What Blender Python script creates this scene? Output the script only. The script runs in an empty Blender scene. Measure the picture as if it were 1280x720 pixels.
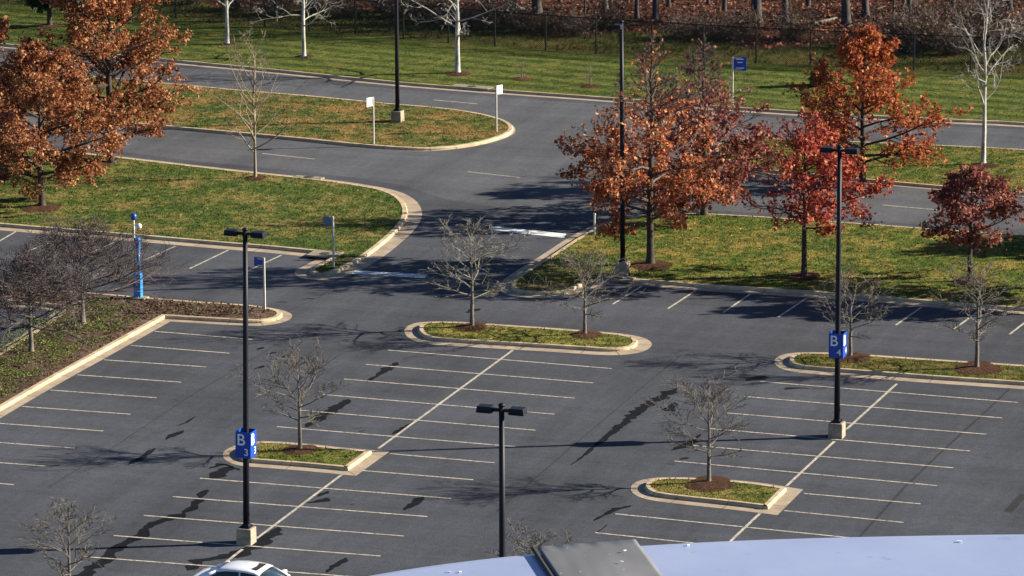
import bpy, bmesh, math, random
import numpy as np
from mathutils import Vector, Matrix, geometry, noise
random.seed(7); np.random.seed(7)
R=math.radians
S=bpy.context.scene
COL=S.collection

# ------------------------------------------------------------------ camera (solved from the parking grid)
F,PIT,ROL,YAW,CH=5606.51,0.22859226,-0.00442931,-0.32261505,47.31965
cy,sy,cp,sp=math.cos(YAW),math.sin(YAW),math.cos(PIT),math.sin(PIT)
FW=Vector((sy*cp,cy*cp,-sp)); RT0=Vector((cy,-sy,0)); UP0=RT0.cross(FW)
RT=math.cos(ROL)*RT0+math.sin(ROL)*UP0; UP=-math.sin(ROL)*RT0+math.cos(ROL)*UP0
CAM=Vector((0,0,CH))
def ray(x,y): return FW*F+RT*(x-640)-UP*(y-360)
def G(x,y,z=0.0):
    d=ray(x,y); return CAM+d*((z-CH)/d.z)
def scale_at(P): return F/((P-CAM).dot(FW))
def proj(P):
    d=P-CAM; w=d.dot(FW); return 640+F*d.dot(RT)/w, 360-F*d.dot(UP)/w
def height(P,ty):
    lo,hi=0.,40.
    for _ in range(40):
        m=(lo+hi)/2
        if proj(P+Vector((0,0,m)))[1]>ty: lo=m
        else: hi=m
    return lo
cd=bpy.data.cameras.new('camera'); co=bpy.data.objects.new('camera',cd); COL.objects.link(co)
cd.sensor_width=36; cd.lens=F/1280*36; cd.clip_start=0.5; cd.clip_end=5000
M=Matrix((RT,UP,-FW)).transposed().to_4x4(); M.translation=CAM; co.matrix_world=M
S.camera=co

# ------------------------------------------------------------------ light
SUN_AZ=R(180-155.4)      # direction towards the sun, from +X
SUN_EL=R(22.5)
sd=bpy.data.lights.new('sun','SUN'); sd.energy=5.0; sd.angle=R(0.55); sd.color=(1,.90,.74)
so=bpy.data.objects.new('sun',sd); COL.objects.link(so)
sv=Vector((math.cos(SUN_AZ)*math.cos(SUN_EL),math.sin(SUN_AZ)*math.cos(SUN_EL),math.sin(SUN_EL)))
so.rotation_euler=sv.to_track_quat('Z','Y').to_euler(); so.location=(0,150,120)
W=bpy.data.worlds.new('World'); S.world=W; W.use_nodes=True
nt=W.node_tree; bg=nt.nodes['Background']; sky=nt.nodes.new('ShaderNodeTexSky')
sky.sky_type='NISHITA'; sky.sun_disc=False; sky.sun_elevation=SUN_EL; sky.sun_rotation=R(90)-SUN_AZ
sky.altitude=2500; sky.air_density=0.9; sky.dust_density=0.2; sky.ozone_density=3.0
nt.links.new(sky.outputs[0],bg.inputs[0]); bg.inputs[1].default_value=0.05
S.view_settings.view_transform='Standard'; S.view_settings.look='None'; S.view_settings.gamma=1; S.view_settings.exposure=1.40
S.view_settings.use_curve_mapping=False

# ------------------------------------------------------------------ materials
def mat(name,base=(.5,.5,.5),rough=.7,metal=0,spec=.5):
    m=bpy.data.materials.new(name); m.use_nodes=True
    b=m.node_tree.nodes['Principled BSDF']
    b.inputs['Base Color'].default_value=(*base,1); b.inputs['Roughness'].default_value=rough
    b.inputs['Metallic'].default_value=metal; b.inputs['Specular IOR Level'].default_value=spec
    return m
class NB:
    def __init__(s,m): s.m=m; s.t=m.node_tree; s.b=s.t.nodes['Principled BSDF']; s.out=s.t.nodes['Material Output']; s.tc=None
    def n(s,k,**kw):
        x=s.t.nodes.new(k)
        for a,v in kw.items(): setattr(x,a,v)
        return x
    def l(s,a,b): s.t.links.new(a,b)
    def pos(s,scale=(1,1,1),rot=(0,0,0),obj=False):
        if obj:
            tc=s.n('ShaderNodeTexCoord'); o=tc.outputs['Object']
        else:
            tc=s.n('ShaderNodeNewGeometry'); o=tc.outputs['Position']
        mp=s.n('ShaderNodeMapping'); s.l(o,mp.inputs[0]); mp.inputs['Scale'].default_value=scale; mp.inputs['Rotation'].default_value=rot
        return mp.outputs[0]
    def noise(s,scale,detail=4,rough=.6,vec=None,dist=0):
        x=s.n('ShaderNodeTexNoise'); x.inputs['Scale'].default_value=scale; x.inputs['Detail'].default_value=detail
        x.inputs['Roughness'].default_value=rough; x.inputs['Distortion'].default_value=dist
        s.l(vec if vec is not None else s.pos(),x.inputs['Vector']); return x.outputs[0]
    def ramp(s,fac,stops,interp='LINEAR'):
        x=s.n('ShaderNodeValToRGB'); x.color_ramp.interpolation=interp
        e=x.color_ramp.elements
        while len(e)<len(stops): e.new(.5)
        for i,(p,c) in enumerate(stops):
            e[i].position=p; e[i].color=(*c,1) if not isinstance(c,(int,float)) else (c,c,c,1)
        s.l(fac,x.inputs[0]); return x.outputs[0]
    def mix(s,f,a,b,mode='MIX'):
        x=s.n('ShaderNodeMix',data_type='RGBA',blend_type=mode)
        if isinstance(f,(int,float)): x.inputs[0].default_value=f
        else: s.l(f,x.inputs[0])
        for i,v in ((6,a),(7,b)):
            if isinstance(v,tuple): x.inputs[i].default_value=(*v,1)
            else: s.l(v,x.inputs[i])
        return x.outputs[2]
    def bump(s,h,strength=.5,dist=.02):
        x=s.n('ShaderNodeBump'); x.inputs['Strength'].default_value=strength; x.inputs['Distance'].default_value=dist
        s.l(h,x.inputs['Height']); s.l(x.outputs[0],s.b.inputs['Normal'])
    def col(s,c): s.l(c,s.b.inputs['Base Color'])
def asphalt_mat(name,k=1.0,tint=(.98,1.0,1.10)):
    m=mat(name,rough=.93,spec=.12 if k>.4 else .03); q=NB(m)
    base=.070*k
    c1=tuple(base*.76*t for t in tint); c2=tuple(base*1.26*t for t in tint)
    big=q.noise(.09,5,.6)
    streak=q.noise(.55,5,.65,q.pos((1,.09,1)))          # wear along the driving direction
    streak2=q.noise(.9,4,.6,q.pos((.08,1,1)))
    fine=q.noise(14,3,.8); grain=q.noise(60,2,.8)
    f=q.mix(.5,big,streak); f=q.mix(.25,f,streak2)
    c=q.ramp(f,[(.40,c1),(.60,c2)])
    mid=q.noise(3.2,4,.75); c=q.mix(.8,c,q.ramp(mid,[(.3,.80),(.7,1.2)]),'MULTIPLY')
    c=q.mix(.9,c,q.ramp(fine,[(.3,.62),(.7,1.38)]),'MULTIPLY')
    c=q.mix(.8,c,q.ramp(grain,[(.3,.5),(.72,1.5)]),'MULTIPLY')
    oil=q.ramp(q.noise(.85,5,.7),[(.60,0.0),(.70,.55)]); c=q.mix(oil,c,q.mix(1.0,c,(.62,.62,.66),'MULTIPLY'))
    dust=q.ramp(q.noise(.6,6,.75,q.pos((1.3,.5,1))),[(.62,0.0),(.72,.35)]); c=q.mix(dust,c,q.mix(1.0,c,(1.5,1.45,1.38),'MULTIPLY'))
    q.col(c); q.bump(fine,.5,.02); return m
M_asph=asphalt_mat('asphalt',.95,(.93,1.0,1.19))
M_asph_road=asphalt_mat('asphalt_road',1.25,(.96,1.0,1.11))
M_asph_new=asphalt_mat('asphalt_newer',.75,(.93,1.0,1.19))
M_patch=asphalt_mat('sealant_and_shade_patch',.20,(.9,1,1.25)); 
M_seam_shade=asphalt_mat('seam_and_shade',.55)
def concrete_mat(name,a,b,sc=1.5):
    m=mat(name,rough=.9,spec=.3); q=NB(m)
    n1=q.noise(sc,6,.7); n2=q.noise(18,3,.7)
    c=q.ramp(n1,[(.33,a),(.66,b)]); c=q.mix(.7,c,q.ramp(n2,[(.3,.7),(.7,1.25)]),'MULTIPLY')
    q.col(c); q.bump(n2,.3,.01); return m
M_kerb=concrete_mat('kerb_concrete',(.33,.25,.16),(.58,.455,.30))
M_gutter=concrete_mat('gutter_concrete',(.26,.205,.15),(.42,.34,.25),.8)
M_pedestal=concrete_mat('pedestal_concrete',(.20,.165,.125),(.40,.33,.24),3)
M_slab=concrete_mat('slab_concrete',(.18,.155,.12),(.30,.26,.20),3)
def paint_mat(name,a,b,wear=.55,under=(.06,.06,.065)):
    m=mat(name,rough=.7); q=NB(m)
    c=q.ramp(q.noise(2.5,4,.6),[(.3,a),(.7,b)])
    w=q.ramp(q.noise(7,5,.75),[(wear,0.0),(wear+.09,1.0)])
    q.col(q.mix(w,c,under)); return m
M_line=paint_mat('line_paint',(.34,.31,.24),(.60,.55,.44),.515,(.13,.125,.12))
M_bar=paint_mat('bar_paint',(.62,.62,.60),(.78,.77,.74),.62,(.2,.2,.2))
M_barworn=paint_mat('bar_paint_worn',(.50,.50,.50),(.78,.77,.74),.50,(.09,.09,.10))
def grass_mat(name,green,dark,dry,dry_amt=.5,stripe=None,soil=None):
    m=mat(name,rough=.95,spec=.15); q=NB(m)
    n0=q.noise(.35,5,.62); n1=q.noise(1.6,5,.7); n2=q.noise(9,4,.8,q.pos((1,.5,1))); n3=q.noise(30,2,.8)
    c=q.ramp(n1,[(.32,dark),(.62,green)])
    if stripe:
        ang,sc=stripe
        w=q.n('ShaderNodeTexWave',wave_type='BANDS',bands_direction='X'); w.inputs['Scale'].default_value=sc
        w.inputs['Distortion'].default_value=2.4; w.inputs['Detail'].default_value=3; w.inputs['Detail Scale'].default_value=.6
        q.l(q.pos((1,1,1),(0,0,ang)),w.inputs['Vector'])
        c=q.mix(.75,c,q.ramp(w.outputs['Color'],[(.2,(.62,.68,.6)),(.8,(1.85,1.42,1.2))]),'MULTIPLY')
    d=q.mix(.5,n0,n1)
    f=q.ramp(d,[(.62-.28*dry_amt,0.0),(.74-.28*dry_amt,.85)])
    c=q.mix(f,c,dry)
    if soil: c=q.mix(q.ramp(q.noise(.9,5,.75),[(.56,0.0),(.66,.8)]),c,soil)
    c=q.mix(.9,c,q.ramp(n2,[(.3,.42),(.7,1.65)]),'MULTIPLY')
    c=q.mix(.5,c,q.ramp(n3,[(.3,.5),(.7,1.5)]),'MULTIPLY')
    g=q.n('ShaderNodeNewGeometry'); c=q.mix(.75,c,q.ramp(g.outputs['Random Per Island'],[(0,.55),(1,1.5)]),'MULTIPLY')
    q.col(c); q.bump(n2,1.0,.12); return m
_d=(G(620,90)-G(330,64)).to_2d(); STR=math.atan2(_d.y,_d.x)
M_gr_far=grass_mat('lawn_far',(.085,.125,.020),(.042,.068,.013),(.19,.165,.042),.42,(R(90)-STR,.17))
M_gr_left=grass_mat('lawn_left',(.068,.104,.017),(.030,.050,.010),(.20,.150,.050),.52)
M_gr_med=grass_mat('lawn_median',(.066,.104,.018),(.032,.053,.012),(.26,.155,.055),.60)
M_gr_right=grass_mat('lawn_right',(.075,.108,.014),(.030,.050,.009),(.21,.155,.038),.55)
M_gr_isl=grass_mat('lawn_island',(.110,.125,.020),(.045,.060,.012),(.22,.17,.05),.58)
def leafy_ground(name,a,b,c3,sc=5):
    m=mat(name,rough=.95,spec=.1); q=NB(m)
    n=q.noise(sc,5,.8); n2=q.noise(22,3,.8); nb=q.noise(.25,4,.6)
    c=q.ramp(q.mix(.4,n,nb),[(.35,a),(.5,b),(.66,c3)])
    c=q.mix(.9,c,q.ramp(n2,[(.3,.45),(.7,1.6)]),'MULTIPLY'); q.col(c); q.bump(n2,1,.1); return m
M_woods=leafy_ground('woods_floor',(.035,.020,.016),(.075,.038,.026),(.13,.065,.042),3)
M_rough=leafy_ground('rough_grass',(.035,.055,.014),(.085,.090,.024),(.19,.12,.05),2)
M_mulch=leafy_ground('mulch',(.028,.014,.010),(.070,.034,.022),(.13,.066,.042),7)
M_planter=leafy_ground('planter_mulch',(.055,.038,.026),(.12,.08,.058),(.20,.14,.11),4)
M_earth=leafy_ground('earth',(.06,.06,.025),(.10,.09,.04),(.14,.11,.05),1)
def simple_noise_mat(name,a,b,sc=6,rough=.6,metal=0,spec=.5,bump=0):
    m=mat(name,rough=rough,metal=metal,spec=spec); q=NB(m); n=q.noise(sc,4,.65,q.pos(obj=True)); q.col(q.ramp(n,[(.3,a),(.7,b)]))
    if bump: q.bump(n,bump,.02)
    return m
M_pole=simple_noise_mat('black_bronze_metal',(.006,.007,.012),(.011,.012,.020),8,.5,0,.25)
M_lens=simple_noise_mat('lamp_lens',(.25,.27,.3),(.35,.37,.4),8,.2)
M_blue=simple_noise_mat('blue_sign',(.005,.050,.33),(.008,.065,.40),5,.35)
M_blue2=simple_noise_mat('blue_enamel',(.02,.20,.60),(.04,.27,.70),5,.35)
M_navy=simple_noise_mat('navy_enamel',(.012,.05,.30),(.018,.07,.36),5,.35)
M_white=simple_noise_mat('white_paint',(.72,.72,.70),(.82,.82,.80),5,.45)
M_letter=simple_noise_mat('white_lettering',(.75,.78,.80),(.85,.86,.87),5,.5)
M_post=simple_noise_mat('grey_steel',(.42,.41,.38),(.58,.56,.52),10,.5,.2)
M_greysign=simple_noise_mat('grey_sign_back',(.12,.17,.26),(.18,.24,.34),6,.5,.3)
M_fence=simple_noise_mat('fence_metal',(.015,.017,.016),(.03,.03,.028),10,.5,.3)
def bark(name,a,b,sc=8):
    m=mat(name,rough=.9,spec=.2); q=NB(m); n=q.noise(sc,5,.75,q.pos((1,1,.35),obj=True)); q.col(q.ramp(n,[(.35,a),(.65,b)])); q.bump(n,.8,.03); return m
M_bk_grey=bark('bark_grey',(.085,.075,.062),(.20,.175,.145))
M_bk_tan=bark('bark_tan',(.16,.13,.09),(.34,.28,.20))
M_bk_dark=bark('bark_dark',(.032,.026,.022),(.085,.068,.056))
M_bk_white=bark('bark_white',(.19,.175,.15),(.62,.60,.56),4)
M_bk_pale=bark('bark_pale',(.22,.20,.165),(.44,.41,.35),3)
M_bk_lichen=bark('bark_lichen',(.13,.12,.095),(.27,.25,.20))
M_bk_silver=bark('bark_silver',(.19,.178,.155),(.42,.40,.36),3)
M_bk_purple=bark('bark_purple',(.062,.050,.048),(.150,.120,.112))
M_bk_wood=bark('bark_woodland',(.035,.031,.032),(.10,.088,.085))
def leaf_mat(name,stops,trans=.3):
    m=mat(name,rough=.65,spec=.25); q=NB(m)
    g=q.n('ShaderNodeNewGeometry'); rnd=g.outputs['Random Per Island']
    nn=q.noise(.8,3,.6,q.pos(obj=True))
    f=q.mix(.45,rnd,q.ramp(nn,[(.3,0.0),(.7,1.0)]))
    c=q.ramp(f,stops); q.col(c)
    tr=q.n('ShaderNodeBsdfTranslucent'); q.l(c,tr.inputs[0]); mx=q.n('ShaderNodeMixShader'); mx.inputs[0].default_value=trans
    q.l(q.b.outputs[0],mx.inputs[1]); q.l(tr.outputs[0],mx.inputs[2]); q.l(mx.outputs[0],q.out.inputs[0]); return m
M_lf_brown=leaf_mat('leaf_brown',[(.1,(.11,.038,.018)),(.5,(.33,.120,.048)),(.9,(.58,.29,.13))])
M_lf_litter=leaf_mat('leaf_litter',[(.1,(.06,.024,.016)),(.5,(.17,.060,.034)),(.9,(.36,.15,.08))],.1)
M_lf_orange=leaf_mat('leaf_orange',[(.1,(.15,.038,.020)),(.5,(.42,.125,.050)),(.9,(.70,.36,.16))])
M_lf_fire=leaf_mat('leaf_fire',[(.1,(.16,.035,.016)),(.5,(.42,.098,.034)),(.9,(.55,.24,.075))])
M_lf_red=leaf_mat('leaf_red',[(.1,(.15,.028,.022)),(.5,(.38,.062,.038)),(.9,(.58,.20,.10))])
M_lf_dark=leaf_mat('leaf_maroon',[(.1,(.10,.030,.026)),(.5,(.25,.075,.055)),(.9,(.45,.18,.12))])
M_lf_green=leaf_mat('leaf_evergreen',[(.1,(.010,.022,.018)),(.5,(.022,.042,.028)),(.9,(.05,.075,.04))],.1)
M_lf_cedar=leaf_mat('leaf_cedar',[(.1,(.04,.06,.02)),(.5,(.11,.10,.03)),(.9,(.26,.15,.04))],.2)
M_lf_ivy=leaf_mat('leaf_ivy',[(.1,(.035,.070,.013)),(.5,(.090,.145,.024)),(.9,(.22,.23,.05))],.2)
M_lf_scrub=leaf_mat('leaf_scrub',[(.1,(.06,.03,.02)),(.5,(.12,.065,.042)),(.9,(.11,.13,.045))],.2)
M_blade=leaf_mat('grass_blade',[(.1,(.045,.075,.018)),(.45,(.10,.135,.035)),(.75,(.19,.18,.06)),(.95,(.30,.22,.10))],.25)
M_blade_far=leaf_mat('grass_blade_far',[(.1,(.045,.075,.018)),(.6,(.10,.145,.035)),(.95,(.20,.19,.06))],.25)
M_car=simple_noise_mat('white_car_paint',(.78,.80,.84),(.82,.84,.87),3,.18); M_car.node_tree.nodes['Principled BSDF'].inputs['Coat Weight'].default_value=.6
M_glass=simple_noise_mat('dark_glass',(.015,.03,.045),(.025,.045,.06),2,.06,0,.9)
M_tyre=simple_noise_mat('tyre_rubber',(.012,.012,.012),(.02,.02,.02),8,.8)
M_rim=simple_noise_mat('alloy',(.45,.45,.46),(.55,.55,.56),8,.3,.8)
M_lampred=simple_noise_mat('tail_lamp_red',(.35,.01,.01),(.45,.015,.012),8,.2)
M_lampclear=simple_noise_mat('head_lamp_clear',(.6,.62,.65),(.7,.72,.75),8,.1)

# ------------------------------------------------------------------ mesh helpers
def link(name,me,m=None,parent=None):
    o=bpy.data.objects.new(name,me); COL.objects.link(o)
    if m is not None and me is not None: me.materials.append(m)
    if parent is not None: o.parent=parent
    return o
def tag(o,label=None,cat=None,group=None,kind=None):
    for k,v in (('label',label),('category',cat),('group',group),('kind',kind)):
        if v: o[k]=v
    return o
def empty(name,loc,label,cat,group=None,rz=0):
    o=bpy.data.objects.new(name,None); COL.objects.link(o); o.location=loc; o.rotation_euler=(0,0,rz); o.empty_display_size=.3
    return tag(o,label,cat,group)
def copy_tree(o):
    r=o.copy(); COL.objects.link(r)
    for ch in list(o.children):
        c=copy_tree(ch); c.parent=r
    return r
class MB:
    def __init__(s): s.v=[]; s.f=[]
    def box(s,c,size,rz=0,top=1.0,rot=None):
        i=len(s.v); m=rot if rot is not None else Matrix.Rotation(rz,3,'Z'); c=Vector(c)
        for z in (-1,1):
            k=top if z>0 else 1
            for x,y in ((-1,-1),(1,-1),(1,1),(-1,1)):
                s.v.append(c+m@Vector((x*size[0]/2*k,y*size[1]/2*k,z*size[2]/2)))
        s.f+=[(i,i+3,i+2,i+1),(i+4,i+5,i+6,i+7),(i,i+1,i+5,i+4),(i+1,i+2,i+6,i+5),(i+2,i+3,i+7,i+6),(i+3,i,i+4,i+7)]
    def tube(s,pts,rad,k=6,cap=True):
        i0=len(s.v); n=len(pts)
        d=(pts[-1]-pts[0]); d=d.normalized() if d.length>1e-9 else Vector((0,0,1))
        ref=Vector((0,0,1)) if abs(d.z)<.8 else Vector((1,0,0))
        a=d.cross(ref).normalized(); b=d.cross(a).normalized()
        for j,p in enumerate(pts):
            r=rad[j]
            for q in range(k):
                t=2*math.pi*q/k; s.v.append(p+a*(r*math.cos(t))+b*(r*math.sin(t)))
        for j in range(n-1):
            for q in range(k):
                u=i0+j*k+q; w=i0+j*k+(q+1)%k; s.f.append((u,w,w+k,u+k))
        if cap and k>2:
            s.f.append(tuple(i0+q for q in range(k))[::-1]); s.f.append(tuple(i0+(n-1)*k+q for q in range(k)))
    def tri(s,a,b,c): i=len(s.v); s.v+=[a,b,c]; s.f.append((i,i+1,i+2))
    def quad(s,a,b,c,d): i=len(s.v); s.v+=[a,b,c,d]; s.f.append((i,i+1,i+2,i+3))
    def mesh(s,name,smooth=False):
        me=bpy.data.meshes.new(name); me.from_pydata([tuple(v) for v in s.v],[],s.f); me.update()
        if smooth: me.polygons.foreach_set('use_smooth',[True]*len(me.polygons))
        return me
    def build(s,name,m,parent=None,smooth=False,bevel=0):
        o=link(name,s.mesh(name,smooth),m,parent)
        if bevel:
            b=o.modifiers.new('bevel','BEVEL'); b.width=bevel; b.segments=2; b.limit_method='ANGLE'; b.angle_limit=R(30)
        return o

# ------------------------------------------------------------------ outlines on the ground
def P(pts,z=0): return [G(x,y,z).to_2d() for x,y in pts]
def chaikin(p,n=2,closed=True):
    # consecutive duplicates mark a sharp corner
    pts=[]
    for q in p:
        if pts and (q-pts[-1][0]).length<1e-5: pts[-1]=(pts[-1][0],True)
        else: pts.append((q,False))
    for _ in range(n):
        out=[]; L=len(pts)
        if not closed: out.append(pts[0])
        for i in range(L if closed else L-1):
            (a,sa),(b,sb)=pts[i],pts[(i+1)%L]
            if sa: 
                if not out or (out[-1][0]-a).length>1e-6: out.append((a,True))
            else: out.append((a*.75+b*.25,False))
            if not sb: out.append((a*.25+b*.75,False))
        if not closed: out.append(pts[-1])
        pts=out
    return [q for q,_ in pts]
def resample(p,step,closed=True):
    out=[]; L=len(p)
    for i in range(L if closed else L-1):
        a,b=p[i],p[(i+1)%L]; n=max(1,int((b-a).length/step))
        for k in range(n): out.append(a.lerp(b,k/n))
    if not closed: out.append(p[-1])
    return out
def area(p): return sum(p[i].x*p[(i+1)%len(p)].y-p[(i+1)%len(p)].x*p[i].y for i in range(len(p)))/2
def ccw(p): return p if area(p)>0 else p[::-1]
def offset(p,d,closed=True):
    n=len(p); out=[]
    for i in range(n):
        if closed: a,b,c=p[i-1],p[i],p[(i+1)%n]
        else: a,b,c=p[max(i-1,0)],p[i],p[min(i+1,n-1)]
        e1=(b-a); e2=(c-b)
        if e1.length<1e-6: e1=e2
        if e2.length<1e-6: e2=e1
        e1=e1.normalized(); e2=e2.normalized()
        n1=Vector((-e1.y,e1.x)); n2=Vector((-e2.y,e2.x)); nn=n1+n2
        nn=nn.normalized() if nn.length>1e-6 else n1
        out.append(b+nn*(d/max(.5,nn.dot(n1))))
    return out
def sheet(name,p,z,m,kind='structure'):
    p=ccw(p); vs=[Vector((q.x,q.y,z)) for q in p]
    tr=geometry.tessellate_polygon([[Vector((q.x,q.y,0)) for q in p]])
    me=bpy.data.meshes.new(name); me.from_pydata([tuple(v) for v in vs],[],[tuple(t) for t in tr]); me.update()
    bm=bmesh.new(); bm.from_mesh(me); bmesh.ops.recalc_face_normals(bm,faces=bm.faces)
    if bm.faces and sum(f.normal.z for f in bm.faces)<0: bmesh.ops.reverse_faces(bm,faces=bm.faces)
    bm.to_mesh(me); bm.free()
    o=link(name,me,m)
    if kind: tag(o,kind=kind)
    return o
def strip(name,rings,m,closed=True):   # rings: list of lists of 3D points
    b=MB(); n=len(rings[0])
    for r in rings: b.v+=r
    for k in range(len(rings)-1):
        for i in range(n if closed else n-1):
            j=(i+1)%n; b.f.append((k*n+i,k*n+j,(k+1)*n+j,(k+1)*n+i))
    return b.build(name,m)
LAWNS=[]
J=MB()
def raised(name,px,grass,gut=.55,kerb=.2,smooth=2,world=None,gm=None):
    o=ccw(resample(chaikin(world or P(px),smooth),.6))
    k1=offset(o,gut); k2=offset(o,gut+.05); k3=offset(o,gut+kerb)
    v=lambda p,z:[Vector((q.x,q.y,z)) for q in p]
    tag(strip(name+'_gutter',[v(o,.006),v(k1,.012)],gm or M_gutter),kind='structure')
    tag(strip(name+'_kerb',[v(k1,.0),v(k1,.10),v(k2,.15),v(k3,.15),v(k3,.02)],M_kerb),kind='structure')
    for i in range(0,len(o),5):
        t_=o[(i+1)%len(o)]-o[i]
        if t_.length<.05: continue
        t_=t_.normalized()*.018; a_,b_,c_,d_=o[i],k1[i],k2[i],k3[i]
        for p_,q_,z1,z2 in ((a_,b_,.010,.016),(c_,d_,.153,.153)): J.quad(*[Vector((v_.x,v_.y,z_)) for v_,z_ in ((p_-t_,z1),(p_+t_,z1),(q_+t_,z2),(q_-t_,z2))])
        n_=(b_-a_).normalized()*.003 if (b_-a_).length>1e-4 else Vector((0,0))
        J.quad(*[Vector((v_.x,v_.y,z_)) for v_,z_ in ((b_-t_-n_,.01),(b_+t_-n_,.01),(b_+t_-n_,.10),(b_-t_-n_,.10))])
    g=offset(o,gut+kerb-.01)
    sheet(name,g,.135,grass); LAWNS.append((name,g)); return g
# ground and asphalt
big=[Vector((-2500,-2500)),Vector((2500,-2500)),Vector((2500,2500)),Vector((-2500,2500))]
sheet('ground',big,-.03,M_earth)
lot=[Vector((-320,40)),Vector((160,40)),Vector((160,420)),Vector((-320,330))]
# far kerb line
fk_px=[(-900,-28),(-300,31),(213,80),(320,90),(480,106.5),(533,111),(620,117.5),(767,128),(960,143),(1147,153),(1280,158.5),(1700,186),(2300,230)]
fk=resample(chaikin(P(fk_px),1,False),1.5,False)
nfar=offset(fk,-.55,False) if offset(fk,.5,False)[3].y<fk[3].y else offset(fk,.55,False)
sgn=1 if offset(fk,.5,False)[3].y>fk[3].y else -1
fo=lambda d:offset(fk,sgn*d,False)
v3=lambda p,z:[Vector((q.x,q.y,z)) for q in p]
lot=[Vector((-320,40)),Vector((160,40))]+[q.copy() for q in (fk[::-1])]
sheet('parking_lot_asphalt',lot,0,M_asph)
tag(strip('far_gutter',[v3(fk,.006),v3(fo(.5),.012)],M_gutter,False),kind='structure')
tag(strip('far_kerb',[v3(fo(.5),0),v3(fo(.5),.10),v3(fo(.55),.15),v3(fo(.7),.15),v3(fo(.7),.0)],M_kerb,False),kind='structure')
# fence line and verge
fl_px=[(-900,-82),(-300,-30),(187,20),(320,33),(473,45.5),(640,60),(767,69),(960,80.5),(1173,90),(1280,93),(1700,105),(2300,120)]
fl=resample(chaikin(P(fl_px,.135),1,False),3.0,False)
farlawn=fo(.69)+fl[::-1]
sheet('far_lawn',farlawn,.135,M_gr_far); LAWNS.append(('far_lawn',farlawn))
vg_px=[(-900,-110),(-300,-52),(187,2),(320,12),(473,18),(640,34),(767,48),(960,52),(1173,58),(1280,60),(1700,72),(2300,90)]
vg=[]
for q in resample(P(vg_px,.135),2,False):
    vg.append(q+Vector((0,1))*(noise.noise(Vector((q.x*.15,q.y*.15,3)))*5))
sheet('verge_grass',fl+vg[::-1],.14,M_rough); LAWNS.append(('verge',fl+vg[::-1]))
sheet('woodland_floor',vg+[Vector((600,900)),Vector((-900,900))],.13,M_woods)

# roads of the two carriageways get a paler worn asphalt sheet
left_lawn=raised('left_lawn',[(-150,165),(0,180),(143,194.5),(230,205),(320,215),(397,222.7),(453,230),(497,238),(521,250),(529,266),(524,281),(507,299),(480,321),(453,337.5),(430,347),(403,351),(380,349),(367,343),(369,338),(379,333),(397,323.5),(397,323.5),(390,321.5),(390,321.5),(320,314.5),(283,312),(177,302.5),(0,288),(-150,275)],M_gr_left,.72,.26)
median_left=raised('median_left',[(-150,72),(0,86),(240,109),(320,116.5),(387,121.5),(480,131),(533,135),(573,139),(613,146),(638,154),(646,162),(640,170),(620,177),(600,182),(575,186),(550,188.5),(520,189.5),(453,185),(373,176.5),(330,172.5),(213,162),(0,142),(-150,128)],M_gr_med,.12,.26)
median_right=raised('median_right',[(884,188),(893,180),(915,176),(960,174),(1157,182),(1280,188),(1500,203),(1700,216),(1700,283),(1500,264),(1280,246),(1187,239),(960,218),(915,210),(892,200)],M_gr_right,.3,.22)
right_lawn=raised('right_lawn',[(790,270),(763,276),(737,283),(707,299),(673,322),(640,342),(624,354),(622,362),(630,368),(645,371),(667,372.5),(707,373),(722,370),(738,361.5),(752,356.5),(790,356.5),(837,360),(873,363.5),(960,368.5),(1093,378),(1160,384),(1280,393),(1500,411),(1700,428),(1700,328),(1500,309),(1280,293.5),(1153,285),(1077,279),(960,271),(907,268),(860,266),(820,267)],M_gr_right,.6,.22)
island_centre=raised('island_centre',[(570,402),(545,402),(525,402.5),(510,406.5),(504.5,413),(508,421),(520,427.5),(540,431),(590,434),(640,437),(707,441),(757,444.5),(785,443.5),(806,439.5),(816,432),(812,425),(797,420),(773,416.5),(707,411),(640,406.5)],M_gr_isl,.62,.22)
island_right=raised('island_right',[(1010,440),(985,441.5),(971,446),(967,453),(973,460),(988,464.5),(1010,467),(1060,471),(1177,480),(1280,486.5),(1480,502),(1560,506),(1590,500),(1590,488),(1560,478),(1480,471),(1280,456),(1160,448.5),(1060,441.5)],M_gr_isl,.62,.22)
island_lower_left=raised('island_lower_left',[(320,551.5),(300,555),(283,561),(277,569),(283,577),(297,582),(320,584),(380,588.5),(445,595),(445,595),(445,595),(487,564.5),(487,564.5),(487,564.5),(430,560),(403,556.5),(350,552)],M_gr_isl,.55,.22)
island_lower_right=raised('island_lower_right',[(847,596.5),(820,597),(800,600),(789,606),(788,614),(797,621),(815,626),(853,630.5),(910,636.5),(972,644),(972,644),(972,644),(1004,612),(1004,612),(1004,612),(953,603.5),(893,598)],M_gr_isl,.55,.22)
planter=raised('planter',[(-150,347),(0,357.5),(112,366),(158,370),(240,377),(307,381),(337,384.5),(357,388.5),(367,394),(362,400.5),(345,405.5),(320,408),(280,406),(213,402),(213,402),(140,443),(73,480),(0,523),(-150,612),(-150,520),(0,437),(68,391),(68,389),(60,387),(0,382),(-150,371)],M_planter,.45,.25,2)

M_joint=mat('kerb_joint',(.10,.085,.065),.9)
tag(J.build('kerb_joints',M_joint),kind='structure')
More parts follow.
